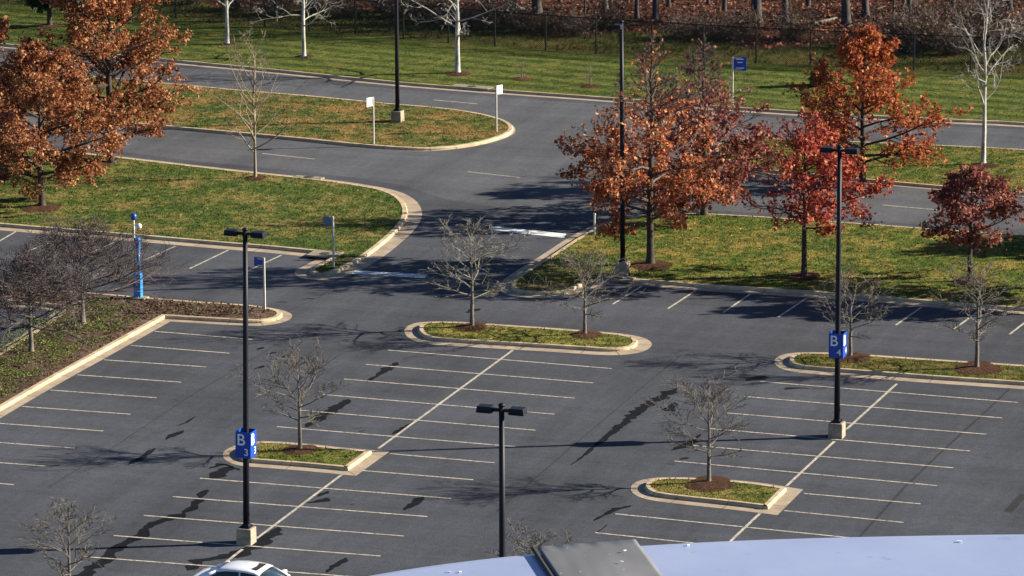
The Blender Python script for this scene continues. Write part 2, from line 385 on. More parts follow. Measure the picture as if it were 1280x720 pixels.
# newer asphalt in the right frontage bays, lanes with a paler wear
sheet('frontage_bay_asphalt',P([(780,372),(795,357.5),(837,361),(873,364.5),(960,369.5),(1093,379),(1160,385),(1280,394),(1500,412),(1460,428),(1275,411),(1120,399),(960,386),(860,381)]),.0035,M_asph_new)
road_far=fk[8:-4]
sheet('upper_road_surface',P([(-150,60),(0,68),(213,84),(320,94),(480,110.5),(533,115),(620,121),(767,131.5),(960,146.5),(1147,156.5),(1280,162),(1600,184),(1600,280),(1280,287),(1153,281),(1077,275),(960,267.5),(907,264),(860,262.5),(790,266),(740,270),(640,262),(560,250),(530,240),(500,231),(455,224),(400,217),(320,209),(230,200),(143,189),(-150,160)]),.0035,M_asph_road)

# painted markings
def line_quad(b,a,c,w,z=.010):
    a=a.to_3d() if len(a)==2 else a; d=(c-a); d.z=0; d.normalize(); n=Vector((-d.y,d.x,0))*w/2
    L=(c-a).length; k=max(1,int(L/.8)); 
    for i in range(k):
        p=a.lerp(c,i/k); q=a.lerp(c,(i+1)/k)
        b.quad(*[Vector((t.x,t.y,z)) for t in (p-n,q-n,q+n,p+n)])
lines=MB()
def LN(x0,y0,x1,y1,w=.105,z=.010): line_quad(lines,G(x0,y0),G(x1,y1),w,z)
Cr=[(764.3,460.9),(741.7,478.9),(718.3,497.8),(693.3,518),(669.3,538),(644,558.5),(618.3,578.7),(591.7,600),(564,623.3),(534.3,646),(505,670.3),(475.7,695.3),(446,721.5),(413,748),(380,776)]
Cl=[(485,437.8),(457.7,455.7),(430,474),(402.7,493.3),(375.5,513),(346,533.5),(487,567.3),(452,588.3),(250,598),(216,621),(179.5,644.5),(142.3,669.7),(105,696),(66,722.5),(25,750)]
for a,c in zip(Cl,Cr): LN(*a,*c)
Lr=[(315,424.5),(286.7,441.7),(257.5,458.9),(226.7,478),(195.7,497.4),(163.3,518),(129,538.9),(93.3,560.4),(56.7,582.8),(17.3,606)]
Ll=[(193,414.3),(163,432),(130,450),(97,468.8),(63,487.8),(28,508.3),(-7,529),(-45,550),(-82,572.5),(-122,595)]
for a,c in zip(Ll,Lr): LN(*a,*c)
Rr=[(1271.7,503.3),(1252.7,522.7),(1232.7,543),(1212.3,564),(1191.3,585),(1171.3,607.3),(1150.7,630),(1129.3,653.3),(1107,677),(1084,702)]
Rl=[(950,477),(931,495.9),(909,516.5),(888,536),(866.7,557),(843,576.5),(1005,617),(980,638.5),(769.3,642.5),(744,666)]
for a,c in zip(Rl,Rr): LN(*a,*c)
for s in ((641,438,473,561),(428,593,320,674),(303,687,283,702.5),(283,702.5,170,788),(1121,480,1058,537),(1043,552,983,608),(950,642,917,673),(917,673,870,722)): LN(*s,.12,.014)
for s in ((802,358,766,380.5),(870,363,835,386),(938,367.5,904,391),(1008,373,973,396.5),(1080,379,1046,401),(1152,384,1120,406.5),(1222,390,1192,412),(1292,395,1262,418),(1362,400,1332,424),
          (20,289.5,-22,314),(77,298,32,315),(143,303,100,322),(219,308,180,325.5),(285,313,237,336),(352,319,303,342),(-45,284,-90,306)): LN(*s)
for s in ((585,214.8,650,222),(888,239,915,242),(1103,256.5,1178,263),(328,192,393,199),(542,125,597,130),(1186,152,1206,154)): LN(*s,.10)
for s in ((0,355.5,17,356.5),(87,383,40,412)): LN(*s,.09)
tag(lines.build('parking_lines',M_line),kind='structure')
b=MB(); b.quad(*[Vector((q.x,q.y,.010)) for q in P([(616,283),(612,287.5),(705,297.5),(708,292.5)])]); tag(b.build('stop_line',M_bar),kind='structure')
b=MB(); b.quad(*[Vector((q.x,q.y,.010)) for q in P([(443,338),(439.5,342.5),(531,348),(535,343.5)])]); tag(b.build('worn_stop_line',M_barworn),kind='structure')

# sealed cracks, patches, seams, with a little painted shadow among them
def patch(pts,seed):
    c=[G(x,y) for x,y,w in pts]; ws=[w/scale_at(G(x,y))*.8 for x,y,w in pts]
    # densify
    cc=[];ww=[]
    for i in range(len(c)-1):
        n=max(2,int((c[i+1]-c[i]).length/.10))
        for k in range(n):
            t=k/n; cc.append(c[i].lerp(c[i+1],t)); ww.append(ws[i]*(1-t)+ws[i+1]*t)
    cc.append(c[-1]); ww.append(ws[-1])
    b=MB(); 
    for i,p in enumerate(cc):
        e=min(1,(i+.6)/3,(len(cc)-1-i+.6)/3)
        jl=1+.9*noise.noise(Vector((p.x*.9,p.y*1.2,seed)))+.8*noise.noise(Vector((p.x*3,p.y*3,seed))); jr=1+.9*noise.noise(Vector((p.x*.9,p.y*1.2,seed+9)))+.8*noise.noise(Vector((p.x*3,p.y*3,seed+5)))
        sh=noise.noise(Vector((p.x*.7,p.y*.7,seed+20)))*ww[i]*.5
        w=ww[i]*e
        b.v+=[Vector((p.x-w*max(.1,jl)+sh,p.y,.0065)),Vector((p.x+w*max(.1,jr)+sh,p.y,.0065))]
    for i in range(len(cc)-1): b.f.append((2*i,2*i+1,2*i+3,2*i+2))
    return b
pt=[[(713,582,1),(733,567,3),(747,555,4),(763,543,6),(785,524,8),(800,512,9),(820,500,11),(838,492,11),(849,484,5)],
[(826,509,5),(836,514,7),(844,503,7)],
[(60,745,12),(97,722,13),(113,710,13),(133,698,11),(157,680,11),(177,668,10),(193,655,9),(217,648,12),(233,638,9),(247,627,6),(258,612,7)],
[(262,598,9),(275,590,13),(290,583,8)],[(262,586,4),(280,580,8),(299,588,4)],
[(207,550,2),(220,543,6),(230,538,3)],[(160,581,4),(175,572,7),(195,560,2)],
[(235,713,8),(250,701,14),(275,695,16),(300,690,14),(325,677,12),(340,667,12),(348,659,5)],
[(383,534,5),(397,524,11),(415,511,11),(434,499,7)],[(444,536,3),(455,535,5)],[(449,540,3),(457,538,4)],
[(490,543,4),(505,535,7),(516,528,2)],[(383,629,5),(400,626,14),(408,622,8)],[(398,621,4),(411,614,6)],[(426,617,4),(430,617,5)],[(437,631,4),(443,630,4)],
[(507,638,7),(517,630,8),(531,621,5)],[(410,716,6),(420,707,8),(433,697,4)],[(838,563,6),(850,560,11),(865,553,8),(876,543,3)],
[(832,580,4),(843,580,8)],[(849,575,4),(862,572,8)],[(742,651,2),(757,643,3),(770,636,8),(791,632,5)],
[(982,487,5),(995,485,13),(1010,485,8)],[(458,478,4),(472,470,4),(485,460,7),(498,453,8)],[(333,443,5),(345,440,8)],[(355,447,7),(366,444,6)],
[(322,437,4),(330,434,4)],[(345,378,4),(360,377.5,7)],[(378,374,6),(392,373,6)],[(583,391,7),(600,386,10)],[(935,476,12),(957,470,10)],[(1100,469,3),(1110,468,3)],  # the blob above the central island paints shadow and leaves, not sealant
[(316,462,3),(330,457,4)],[(220,533,1),(233,528,2),(245,520,1)],[(760,655,1.2),(745,668,1.2)]]
allp=MB()
for i,p in enumerate(pt):
    q=patch(p,i*3.1); o=len(allp.v); allp.v+=q.v; allp.f+=[tuple(k+o for k in f) for f in q.f]
tag(allp.build('asphalt_patches_and_shade',M_patch),kind='structure')
sm=MB()
def seam_and_shade(pts,w):
    pts=[G(x,y) for x,y in pts]
    for i in range(len(pts)-1): line_quad(sm,pts[i],pts[i+1],w,.0045)
seam_and_shade([(1040,708),(1082,663),(1130,610),(1180,562),(1237,510),(1262,486)],.10)
seam_and_shade([(330,400),(362,388),(398,372),(420,357),(436,349)],.06)
seam_and_shade([(60,610),(140,560),(235,497),(330,440),(395,402)],.05)
seam_and_shade([(620,640),(760,520),(820,470),(850,445)],.05)
seam_and_shade([(1260,640),(1280,618)],.35)  # no joint here: dark strip paints a shadow falling in from outside the frame
tag(sm.build('asphalt_seams_and_shade',M_seam_shade),kind='structure')
# faint tyre-polished lane sheets
sheet('aisle_surface',P([(470,722),(620,640),(700,560),(790,470),(900,470),(880,510),(845,560),(790,605),(720,722)]),.0028,M_asph_road if False else M_asph)

# storm drain slabs
def drain(x,y,w,dpt,label,slope=.08):
    p=G(x,y,.135); q_=G(x+30,y+30*slope,.135); t=empty('storm_drain',(p.x,p.y,.135),label,'storm drain',rz=math.atan2(q_.y-p.y,q_.x-p.x))
    b=MB(); b.box((0,0,-.01),(w,dpt*.8,.08)); b.build('concrete_slab',M_slab,t,bevel=.02)
    b=MB(); b.tube([Vector((0,0,.02)),Vector((0,0,.04))],[.26,.26],16); b.build('manhole_cover',simple_cover,t)
simple_cover=simple_noise_mat('iron_cover',(.05,.04,.035),(.09,.07,.055),8,.7,.4)
drain(406,317.5,1.5,1.5,'concrete storm drain slab in the kerb beside the round grey sign')
drain(590,108.5,2.4,1.0,'concrete storm drain slab on the far kerb below the white sycamore')
drain(386,221.8,1.6,.6,'small concrete drain slab on the top kerb right of the thin tan tree')
drain(772,348,1.6,1.2,'concrete drain slab by the foot of the tall lamp post in the right lawn')

# ------------------------------------------------------------------ mulch beds
def mulch(x,y,r,seed):
    p=G(x,y,.135); b=MB(); n=26; c=Vector((p.x,p.y,.21)); b.v.append(c)
    for ring,(k,z) in enumerate(((.5,.20),(1,.137))):
        for i in range(n):
            a=2*math.pi*i/n; rr=r*k*(1+.25*noise.noise(Vector((math.cos(a)*1.3,math.sin(a)*1.3,seed))))
            b.v.append(Vector((p.x+rr*math.cos(a),p.y+rr*math.sin(a)*1.15,z+random.uniform(-.02,.02)*(ring==0))))
    for i in range(n):
        j=(i+1)%n; b.f.append((0,1+i,1+j)); b.f.append((1+i,1+n+i,1+n+j,1+j))
    tag(b.build('mulch_bed',M_mulch),kind='structure')
    # loose chips around
for k,(x,y,r) in enumerate([(590,409,.75),(731,418,.75),(375,562,.75),(887,605,1.0),(1064,447,.9),(1222,460,1.05),(319,222.5,.6),(813,331,1.0),(1004,345,.85),(1211,351,.8),(52,260,1.0),
    (284,55,.5),(380,71,.6),(572,92,.75),(1229,207,.75),(652,99,.6),(738,108,.6),(62,32,.8),(120,205,.8)]): mulch(x,y,r,k*1.7)

# ------------------------------------------------------------------ trees
UPV=Vector((0,0,1))
def rvec(s=1): return Vector((random.gauss(0,s),random.gauss(0,s),random.gauss(0,s)))
def grow(H,cb,Rc,shape,n1,levels,kids,seed,r0,trop=.15,ang=(50,75),lean=0,twig=.007,fork=None,topf=.97,wob=.35,kmul=1.0):
    """returns trunk MB, branch MB, list of leaf anchor points (pos,dir)"""
    rs=random.Random(seed); T=MB(); B=MB(); tips=[]
    def rv(s): return Vector((rs.gauss(0,s),rs.gauss(0,s),rs.gauss(0,s)))
    n=10; tp=[];tr=[]
    for i in range(n+1):
        t=i/n; tp.append(Vector((lean*t*H*.1+rs.gauss(0,.012*H)*t*.5,rs.gauss(0,.012*H)*t*.5,t*H*topf)))
        tr.append(r0*((1-t)**.8*.9+.06)*(1.45 if i==0 else 1))
    tp.insert(1,tp[0].lerp(tp[1],.25)); tr.insert(1,r0*1.05)
    T.tube(tp,tr,8,False)
    def at(t):
        z=t*H*topf
        for i in range(len(tp)-1):
            if tp[i+1].z>=z: 
                u=(z-tp[i].z)/max(1e-6,tp[i+1].z-tp[i].z); return tp[i].lerp(tp[i+1],u),tr[i]*(1-u)+tr[i+1]*u
        return tp[-1],tr[-1]
    def branch(p,d,L,r,lv,mb):
        k=4 if lv<levels else 2
        if lv>=levels: k=2
        pts=[p.copy()];dd=d.copy();rad=[r]
        for i in range(k):
            dd=(dd+rv(.13*wob/.35)+UPV*trop*.5).normalized(); pts.append(pts[-1]+dd*L/k); rad.append(max(twig*.6,r*(1-.8*(i+1)/k)))
        sides=5 if lv==1 else (4 if lv==2 else 3)
        mb.tube(pts,rad,sides,False)
        if lv>=levels or L<.18:
            tips.append((pts,dd)); return
        nk=max(2,int(kids[min(lv-1,len(kids)-1)]*(.75+.5*rs.random())*kmul))
        for j in range(nk):
            t=.22+.78*(j+rs.random()*.8)/nk; t=min(t,.98)
            x=t*k; i=min(k-1,int(x)); u=x-i; q=pts[i].lerp(pts[i+1],u); ax=(pts[i+1]-pts[i]).normalized()
            side=rv(1); side=(side-ax*side.dot(ax)); 
            if side.length<1e-3: continue
            side.normalize(); a=R(rs.uniform(28,58)); nd=(ax*math.cos(a)+side*math.sin(a)).normalized()
            branch(q,nd,L*rs.uniform(.38,.62)*(1.05-.45*t),max(twig,r*(1-.75*t)*.6),lv+1,B)
    az=rs.random()*6.28
    for i in range(n1):
        t=(i+.5)/n1; z=cb+(1-cb)*t**1.05*.97
        p,pr=at(min(z,.985)); az+=2.4+rs.uniform(-.4,.4)
        if shape=='oak': L=Rc*(min(1,.55+2.6*t) if t<.17 else (1-((t-.17)/.83)**1.35*.93))
        elif shape=='vase': L=Rc*(.75+.5*math.sin(math.pi*min(1,t*1.05)))*(1-.45*t)*1.25
        elif shape=='cone': L=Rc*(1-t*.93)
        elif shape=='wide': L=Rc*1.25*(1-.55*t)
        else: L=Rc*(.55+.6*math.sin(math.pi*t))
        a=R(ang[0]*t**.8*-1+ang[1]+ (rs.uniform(-9,9))) # angle from vertical, lower branches flatter
        L*=rs.uniform(.78,1.15)
        d=Vector((math.cos(az)*math.sin(a),math.sin(az)*math.sin(a),math.cos(a)))
        branch(p,d,max(.25,L),max(twig*1.5,pr*.52),1,T if r0>.05 and L>.6*Rc and shape in('oak','round') and False else B)
    return T,B,tips
def leaves(tips,per,size,seed,keep=None,spread=.11,flat=.35,cap=60000):
    rs=np.random.RandomState(seed); C=[]; ml=sum((q[0][-1]-q[0][0]).length for q in tips)/max(1,len(tips))
    for pts,d in tips:
        z=pts[-1].z; k=keep(pts[-1]) if keep else 1
        n=rs.poisson(per*k*min(1.7,max(.25,(pts[-1]-pts[0]).length/ml)))
        for _ in range(n):
            t=rs.rand()*(len(pts)-1); i=int(t); q=pts[i].lerp(pts[min(i+1,len(pts)-1)],t-i); C.append((q.x,q.y,q.z))
    if not C: return MB()
    if len(C)>cap: idx=rs.choice(len(C),cap,False); C=[C[i] for i in idx]
    C=np.array(C)+rs.normal(0,spread,(len(C),3)); n=len(C)
    A=rs.normal(0,1,(n,3)); A[:,2]=A[:,2]*.8-.35; A/=np.linalg.norm(A,axis=1)[:,None]
    Bv=rs.normal(0,1,(n,3)); Bv-=A*(A*Bv).sum(1)[:,None]; Bv/=np.linalg.norm(Bv,axis=1)[:,None]; N=np.cross(A,Bv)
    s=(size*(.6+.8*rs.rand(n)))[:,None]; w=s*(.30+.2*rs.rand(n)[:,None])
    v=np.stack([C-A*s*.5,C+Bv*w+N*w*flat,C+A*s*.5,C-Bv*w+N*w*flat],1).reshape(-1,3)
    m=MB(); m.v=[tuple(x) for x in v]; m.f=[]
    for i in range(n): m.f+=[(4*i,4*i+1,4*i+2),(4*i,4*i+2,4*i+3)]
    return m
def tree(name,x,y,topy,halfw,label,cat='tree',group=None,shape='round',cb=.3,n1=14,levels=3,kids=(6,5,4),seed=1,bark_m=M_bk_grey,twig_m=None,leaf=None,per=0,size=.18,keep=None,H=None,Rc=None,r0=None,base=None,z=.14,pct=.9,**kw):
    p=base if base is not None else G(x,y,z); 
    if H is None: H=height(p,topy)
    if Rc is None: Rc=halfw/scale_at(p)
    if r0 is None: r0=.018*H+.02
    T,B,tips=grow(H,cb,Rc,shape,n1,levels,kids,seed,r0,**kw)
    ds=sorted(math.hypot(q[0][-1].x,q[0][-1].y) for q in tips); zs=max(q[0][-1].z for q in tips)
    kx=Rc/ds[int(len(ds)*pct)]; kx=max(.6,min(2.6,kx)); kz=H/zs
    def sc3(v): return Vector((v[0]*kx,v[1]*kx,v[2]*kz))
    B.v=[sc3(v) for v in B.v]; tips=[([sc3(v) for v in q[0]],q[1]) for q in tips]
    T.v=[Vector((v[0],v[1],v[2]*kz)) for v in T.v]
    t=empty(name,(p.x,p.y,p.z-.03),label,cat,group)
    T.build('trunk',bark_m,t,True); B.build('branches',twig_m or bark_m,t)
    if leaf: leaves(tips,per,size,seed+5,(lambda q:keep(q,H,Rc)) if keep else None).build('foliage',leaf,t)
    return t

# bare trees on the islands
bare=dict(shape='round',cb=.30,n1=16,levels=3,kids=(9,7,4),twig=.0095,ang=(42,70),trop=.16,pct=.80)
tree('bare_tree',590,408,265,54,'bare spreading young tree at the left end of the central island',seed=3,**{**bare,'n1':17},twig_m=M_bk_lichen)
tree('bare_tree',731,418,302,54,'bare low-branched tree at the right end of the central island',seed=11,**bare)
tree('bare_tree',375,562,430,54,'bare round tree on the small island by the B 3 lamp post',seed=17,**bare)
tree('bare_tree',886,603,470,52,'bare round tree on the small island at lower right',seed=23,**bare)
tree('bare_tree',1063,446,332,52,'bare tree behind the B 4 lamp post on the right island',seed=29,**bare)
tree('bare_tree',1221,460,322,52,'bare tree in a wide mulch ring on the right island',seed=37,**bare)
tree('bare_tree',88,757,620,50,'bare tree cut off by the bottom edge, left of the white car',seed=41,**bare)
tree('bare_tree',672,800,656,54,'bare tree top showing just above the white roof edge',seed=43,**bare)
tree('bare_tree',319,222,34,52,'slender leafless tan tree on the top edge of the left lawn',seed=51,shape='vase',cb=.17,n1=22,levels=3,kids=(5,5,3),bark_m=M_bk_tan,twig=.007,ang=(22,42),trop=.25,r0=.09)
wide=dict(shape='wide',cb=.30,n1=28,levels=3,kids=(15,12,8),twig=.0105,ang=(50,78),trop=.10,pct=.82,bark_m=M_bk_grey,twig_m=M_bk_purple)
tree('bare_tree',103,404,268,98,'larger wide bare tree in the planter, beside the blue emergency phone',seed=61,**wide,r0=.17)
tree('bare_tree',39,439,304,78,'smaller bare tree with a pale trunk in the ivy at the left edge',seed=67,**wide,r0=.13)
tree('bare_tree',-70,492,360,64,'bare tree in the planter just outside the left edge',seed=68,**wide,r0=.14)
# white-barked sycamores
syc=dict(shape='vase',cb=.22,n1=16,levels=4,kids=(5,4,4,3),twig=.013,ang=(38,72),trop=.14,bark_m=M_bk_white,twig_m=M_bk_silver,wob=.7)
tree('white_sycamore',284,55,-130,60,'white-trunked bare sycamore behind the upper road, leftmost of the row',seed=71,**syc,r0=.14)
tree('white_sycamore',380,71,-120,62,'white-trunked bare sycamore with spreading limbs left of the tall lamp post',seed=73,**syc,r0=.135)
tree('white_sycamore',572,91,-110,74,'white-trunked bare sycamore with crooked limbs right of the tall lamp post',seed=79,**syc,r0=.17)
tree('white_sycamore',1229,205,-40,62,'white-barked bare tree on the right median near the picture edge',seed=83,**{**syc,'cb':.32,'ang':(30,50),'n1':16},r0=.14)
tree('bare_sapling',652,98,70,14,'tiny bare sapling on the far lawn, left of the other sapling',seed=87,shape='vase',cb=.1,n1=8,levels=2,kids=(4,3),r0=.05,twig=.007,ang=(20,45),cat='sapling')
tree('bare_sapling',738,107,72,15,'tiny bare sapling on the far lawn beside the black lamp post',seed=89,shape='vase',cb=.1,n1=8,levels=2,kids=(4,3),r0=.05,twig=.007,ang=(20,45),cat='sapling')
# oaks with leaves
oak=dict(shape='oak',levels=3,kids=(9,7,4),bark_m=M_bk_dark,twig=.010,ang=(45,84),trop=.05)
tree('autumn_oak',52,258,52,92,'brown-leaved oak at the left edge, standing on the left lawn',seed=101,cb=.12,n1=34,leaf=M_lf_brown,per=9,size=.175,r0=.20,**oak)
tree('autumn_oak',139,203,-70,92,'tall copper-brown oak behind the one on the left lawn',seed=103,cb=.10,n1=40,leaf=M_lf_brown,per=9,size=.175,r0=.24,**oak)
tree('autumn_oak',-35,210,-20,88,'copper-brown oak cut off by the top left corner',seed=107,cb=.10,n1=34,leaf=M_lf_brown,per=9,size=.175,r0=.24,**oak)
def keep10(q,H,Rc):
    t=q.z/H; return 1.0 if t<.42 else max(.05,1-(t-.42)*2.9)
tree('autumn_oak',813,330,40,86,'large orange-leaved oak beside the black lamp post on the right lawn',seed=109,cb=.17,n1=46,twig=.013,leaf=M_lf_orange,per=6.2,size=.19,keep=keep10,r0=.20,**{**{k_:v_ for k_,v_ in oak.items() if k_!='twig'},'twig_m':M_bk_purple})
tree('autumn_oak',880,268,42,76,'half-bare red-brown oak behind the large orange oak',seed=113,cb=.12,n1=46,twig=.013,leaf=M_lf_dark,per=5.5,size=.19,keep=keep10,r0=.17,**{**{k_:v_ for k_,v_ in oak.items() if k_!='twig'},'twig_m':M_bk_purple})
tree('autumn_oak',1078,228,33,84,'fiery orange oak on the right median behind the red tree',seed=127,cb=.08,n1=38,leaf=M_lf_fire,per=4.4,size=.19,r0=.18,**oak)
def keep13(q,H,Rc): return .18 if (q.x<-.15*Rc or q.z>.86*H) else 1.0
tree('autumn_oak',1005,345,135,74,'red-leaved tree left of the B 4 lamp post on the right lawn',seed=131,cb=.28,n1=30,leaf=M_lf_red,per=5.0,size=.19,r0=.15,keep=keep13,**oak)
tree('autumn_oak',1212,351,207,62,'small dark maroon-leaved tree on the right lawn near the picture edge',seed=137,cb=.33,n1=24,leaf=M_lf_dark,per=3.6,size=.19,r0=.13,twig_m=M_bk_purple,**oak)
tree('autumn_oak',1420,372,160,84,'russet tree on the right lawn outside the right edge',seed=139,cb=.25,n1=30,leaf=M_lf_dark,per=5,size=.26,r0=.16,**oak)
tree('autumn_oak',1590,300,120,84,'orange tree on the right lawn outside the right edge',seed=149,cb=.2,n1=30,leaf=M_lf_orange,per=5,size=.26,r0=.16,**oak)
tree('dark_evergreen',62,32,-120,46,'dark evergreen tree on the far lawn behind the brown oaks',seed=151,cb=.12,n1=34,levels=3,kids=(8,6,3),shape='oak',bark_m=M_bk_dark,leaf=M_lf_green,per=9,size=.28,r0=.17,ang=(40,80),twig=.01)
tree('young_cedar',1029,107,74,12,'small green and gold cedar on the far lawn behind the fiery oak',cat='cedar',seed=157,cb=.05,n1=26,levels=2,kids=(7,4),shape='cone',bark_m=M_bk_dark,leaf=M_lf_cedar,per=12,size=.16,r0=.05,ang=(30,60),twig=.01)

# ------------------------------------------------------------------ woodland
def proto(seed,H,Rc,r0,**kw):
    T,B,tips=grow(H,kw.pop('cb',.38),Rc,'round',11,3,(5,5,4),seed,r0,twig=.02,ang=(35,60),trop=.12)
    return T.mesh('trunk',True),B.mesh('branches'),H
WP=[proto(s,H,Rc,r0) for s,H,Rc,r0 in ((201,17,4.2,.24),(203,15,3.4,.16),(207,19,4.8,.29),(211,13,2.8,.11))]
for a,b_,h in WP: a.materials.append(M_bk_wood); b_.materials.append(M_bk_wood)
wood=[(671,17,2),(731,18,3),(756,11,1),(796,22.7,1),(819,23.5,2),(836,8,1),(946,28,2),(982,27,0),(1010,9,1),(1058,31,0),(1082,21,2),(1116,34,1),(1128,27,0),(1137,22,1),
      (192,-5,0),(345,-3,3),(610,5,1),(1190,12,0),(1225,20,1),(1262,14,0),(700,3,3),(885,5,3),(905,14,1)]
pts=[(G(x,y,.13),k,True) for x,y,k in wood]
rs=random.Random(5)
cnt=0
while cnt<210:
    x=rs.uniform(-900,2300); yb=np.interp(x,[p[0] for p in vg_px],[p[1] for p in vg_px])
    p=G(x,yb-2,.13); q=p+Vector((-.3,1,0)).normalized()*(rs.random()**1.3*110+1.5); q.z=.13
    sx,sy_=proj(q)
    if 0<sx<1290 and sy_>-4: continue
    if any((q-o[0]).length<2.2 for o in pts): continue
    pts.append((q,rs.randrange(4),False)); cnt+=1
vis=sorted([p for p in pts if p[2]],key=lambda p:proj(p[0])[0])
ords=['first','second','third','fourth','fifth','sixth','seventh','eighth','ninth','tenth','eleventh','twelfth','thirteenth','fourteenth','fifteenth','sixteenth','seventeenth','eighteenth','nineteenth','twentieth','twenty-first','twenty-second','twenty-third','twenty-fourth','twenty-fifth','twenty-sixth','twenty-seventh','twenty-eighth','twenty-ninth','thirtieth','thirty-first','thirty-second']
names={0:'dark trunk of middling girth',1:'slim dark trunk',2:'thick dark trunk',3:'thin pole-like trunk'}
def wtree(q,k,label,group):
    t=empty('woodland_tree',(q.x,q.y,q.z-.05),label,'tree',group,rz=rs.random()*6.28)
    a,b_,h=WP[k]
    o=link('trunk',a,None,t); o=link('branches',b_,None,t); s=rs.uniform(.85,1.15); w_=s*rs.uniform(.55,1.15); t.scale=(w_,w_,s); t.rotation_euler[0]=R(rs.uniform(-3,3)); t.rotation_euler[1]=R(rs.uniform(-3,3)); return t
for i,(q,k,_) in enumerate(vis): wtree(q,k,f'{names[k]} beyond the fence, {ords[i]} from the left in the nearest row',None)
for q,k,v in pts:
    if not v: wtree(q,k,'leafless grey tree deep in the woods beyond the fence','trees deep in the woods')
# evergreens deep in the wood for its dark mass
def ever(H,Rc,seed):
    T,B,tips=grow(H,.05,Rc,'cone',26,2,(8,5),seed,.2,twig=.02,ang=(30,85),trop=.02)
    L=leaves(tips,9,.5,seed,None,.3); return T.mesh('trunk',True),B.mesh('branches'),L.mesh('foliage')
EV=ever(12,3.4,301)
EV[0].materials.append(M_bk_dark);EV[1].materials.append(M_bk_dark);EV[2].materials.append(M_lf_green)
for i in range(46):
    x=-700+i*62+rs.uniform(-20,20); yb=np.interp(x,[p[0] for p in vg_px],[p[1] for p in vg_px]); 
    q=G(x,yb-2,.13)+Vector((-.3,1,0)).normalized()*rs.uniform(26,60); q.z=.1
    t=empty('woodland_evergreen',q,'dark evergreen tree deep in the woods beyond the fence','tree','evergreens deep in the woods',rz=rs.random()*6.28)
    for n_,me in zip(('trunk','branches','foliage'),EV): link(n_,me,None,t)
    s=rs.uniform(.7,1.3); t.scale=(s,s,s)
# scrub bushes along the wood edge
def bush(H,Rc,seed):
    B=MB(); r=random.Random(seed); tips=[]
    for i in range(70):
        a=r.random()*6.28; e=R(r.uniform(25,85)); d=Vector((math.cos(a)*math.cos(e),math.sin(a)*math.cos(e),math.sin(e)))
        p=Vector((r.gauss(0,.15*Rc),r.gauss(0,.15*Rc),0)); ps=[p]; L=H*r.uniform(.5,1.1)
        for k in range(4):
            d=(d+Vector((r.gauss(0,.16),r.gauss(0,.16),r.gauss(0,.1)))).normalized(); ps.append(ps[-1]+d*L/4)
        B.tube(ps,[.014,.012,.009,.007,.004],3,False); tips.append((ps[2:],d))
        for k in range(5):
            q=ps[1+r.randrange(3)]; dd=(d+Vector((r.gauss(0,.6),r.gauss(0,.6),r.gauss(0,.4)))).normalized(); qs=[q,q+dd*L*.18,q+dd*L*.34]; B.tube(qs,[.008,.006,.004],3,False); tips.append((qs,dd))
    return B,tips
BS=[]
for s in (401,402,403):
    B_,t_=bush(1.9,1.2,s); a=B_.mesh('stems'); a.materials.append(M_bk_purple); b_=leaves(t_,1.3,.13,s).mesh('foliage'); b_.materials.append(M_lf_scrub); BS.append((a,b_))
bl=[(300,14),(345,20),(395,16),(430,22),(540,30),(560,26),(585,34),(612,30),(636,36),(655,42),(690,40),(720,45),(850,49),(872,46),(905,51),(930,47),(990,50),(1105,60),(1140,66),(1165,62),(1195,68),(1220,58),(1250,63),(1275,56),(505,22),(480,15),(1150,40),(1205,35),(1240,30),(760,36),(240,5),(215,-2)]
bl.sort()
for i,(x,y) in enumerate(bl):
    q=G(x,y,.13); t=empty('scrub_bush',(q.x,q.y,.1),f'twiggy scrub bush along the edge of the woods, {ords[i]} from the left','bush','scrub bushes along the edge of the woods',rz=rs.random()*6.28)
    a,b_=BS[i%3]; link('stems',a,None,t); link('foliage',b_,None,t); s=rs.uniform(.8,1.5); t.scale=(s,s,s*.9)
# fallen log
p0,p1=G(1013,29,.25),G(1108,8,.3); b=MB(); n=9; pp=[p0.lerp(p1,i/(n-1))+rvec(.12) for i in range(n)]; c=(p0+p1)/2
b.tube([q-c for q in pp],[.10-.007*i for i in range(n)],7); 
for k in (3,5,6): b.tube([pp[k]-c,pp[k]-c+Vector((.3,.2,.6))],[.05,.02],4)
o=b.build('fallen_log',M_bk_grey); o.location=c; tag(o,'pale fallen tree trunk lying among the woodland leaves','log')

# ------------------------------------------------------------------ fence
def wire_mat():
    m=mat('chain_link',(.02,.022,.02),.5,.4); q=NB(m)
    def band(rot):
        w=q.n('ShaderNodeTexWave',wave_type='BANDS',bands_direction='X'); w.inputs['Scale'].default_value=3.2
        q.l(q.pos((1,0,1),(0,rot,0),obj=True),w.inputs['Vector']); return q.ramp(w.outputs['Color'],[(.87,0.0),(.92,1.0)])
    f=q.mix(1.0,band(R(45)),band(R(-45)),'LIGHTEN')
    tr=q.n('ShaderNodeBsdfTransparent'); mx=q.n('ShaderNodeMixShader'); q.l(f,mx.inputs[0]); q.l(tr.outputs[0],mx.inputs[1]); q.l(q.b.outputs[0],mx.inputs[2]); q.l(mx.outputs[0],q.out.inputs[0]); return m
M_wire=wire_mat()
fr=empty('chain_link_fence',(fl[0].x,fl[0].y,.13),'long black chain-link fence between the far lawn and the woods','fence')
o0=Vector((fl[0].x,fl[0].y,.13)); FH=2.15
pd=resample([fl[0].lerp(fl[0],0)]+fl[1:],.5,False); acc=0; posts=[]; last=pd[0]
for q in pd:
    acc+=(q-last).length; last=q
    if acc>=3.05: posts.append(q); acc=0
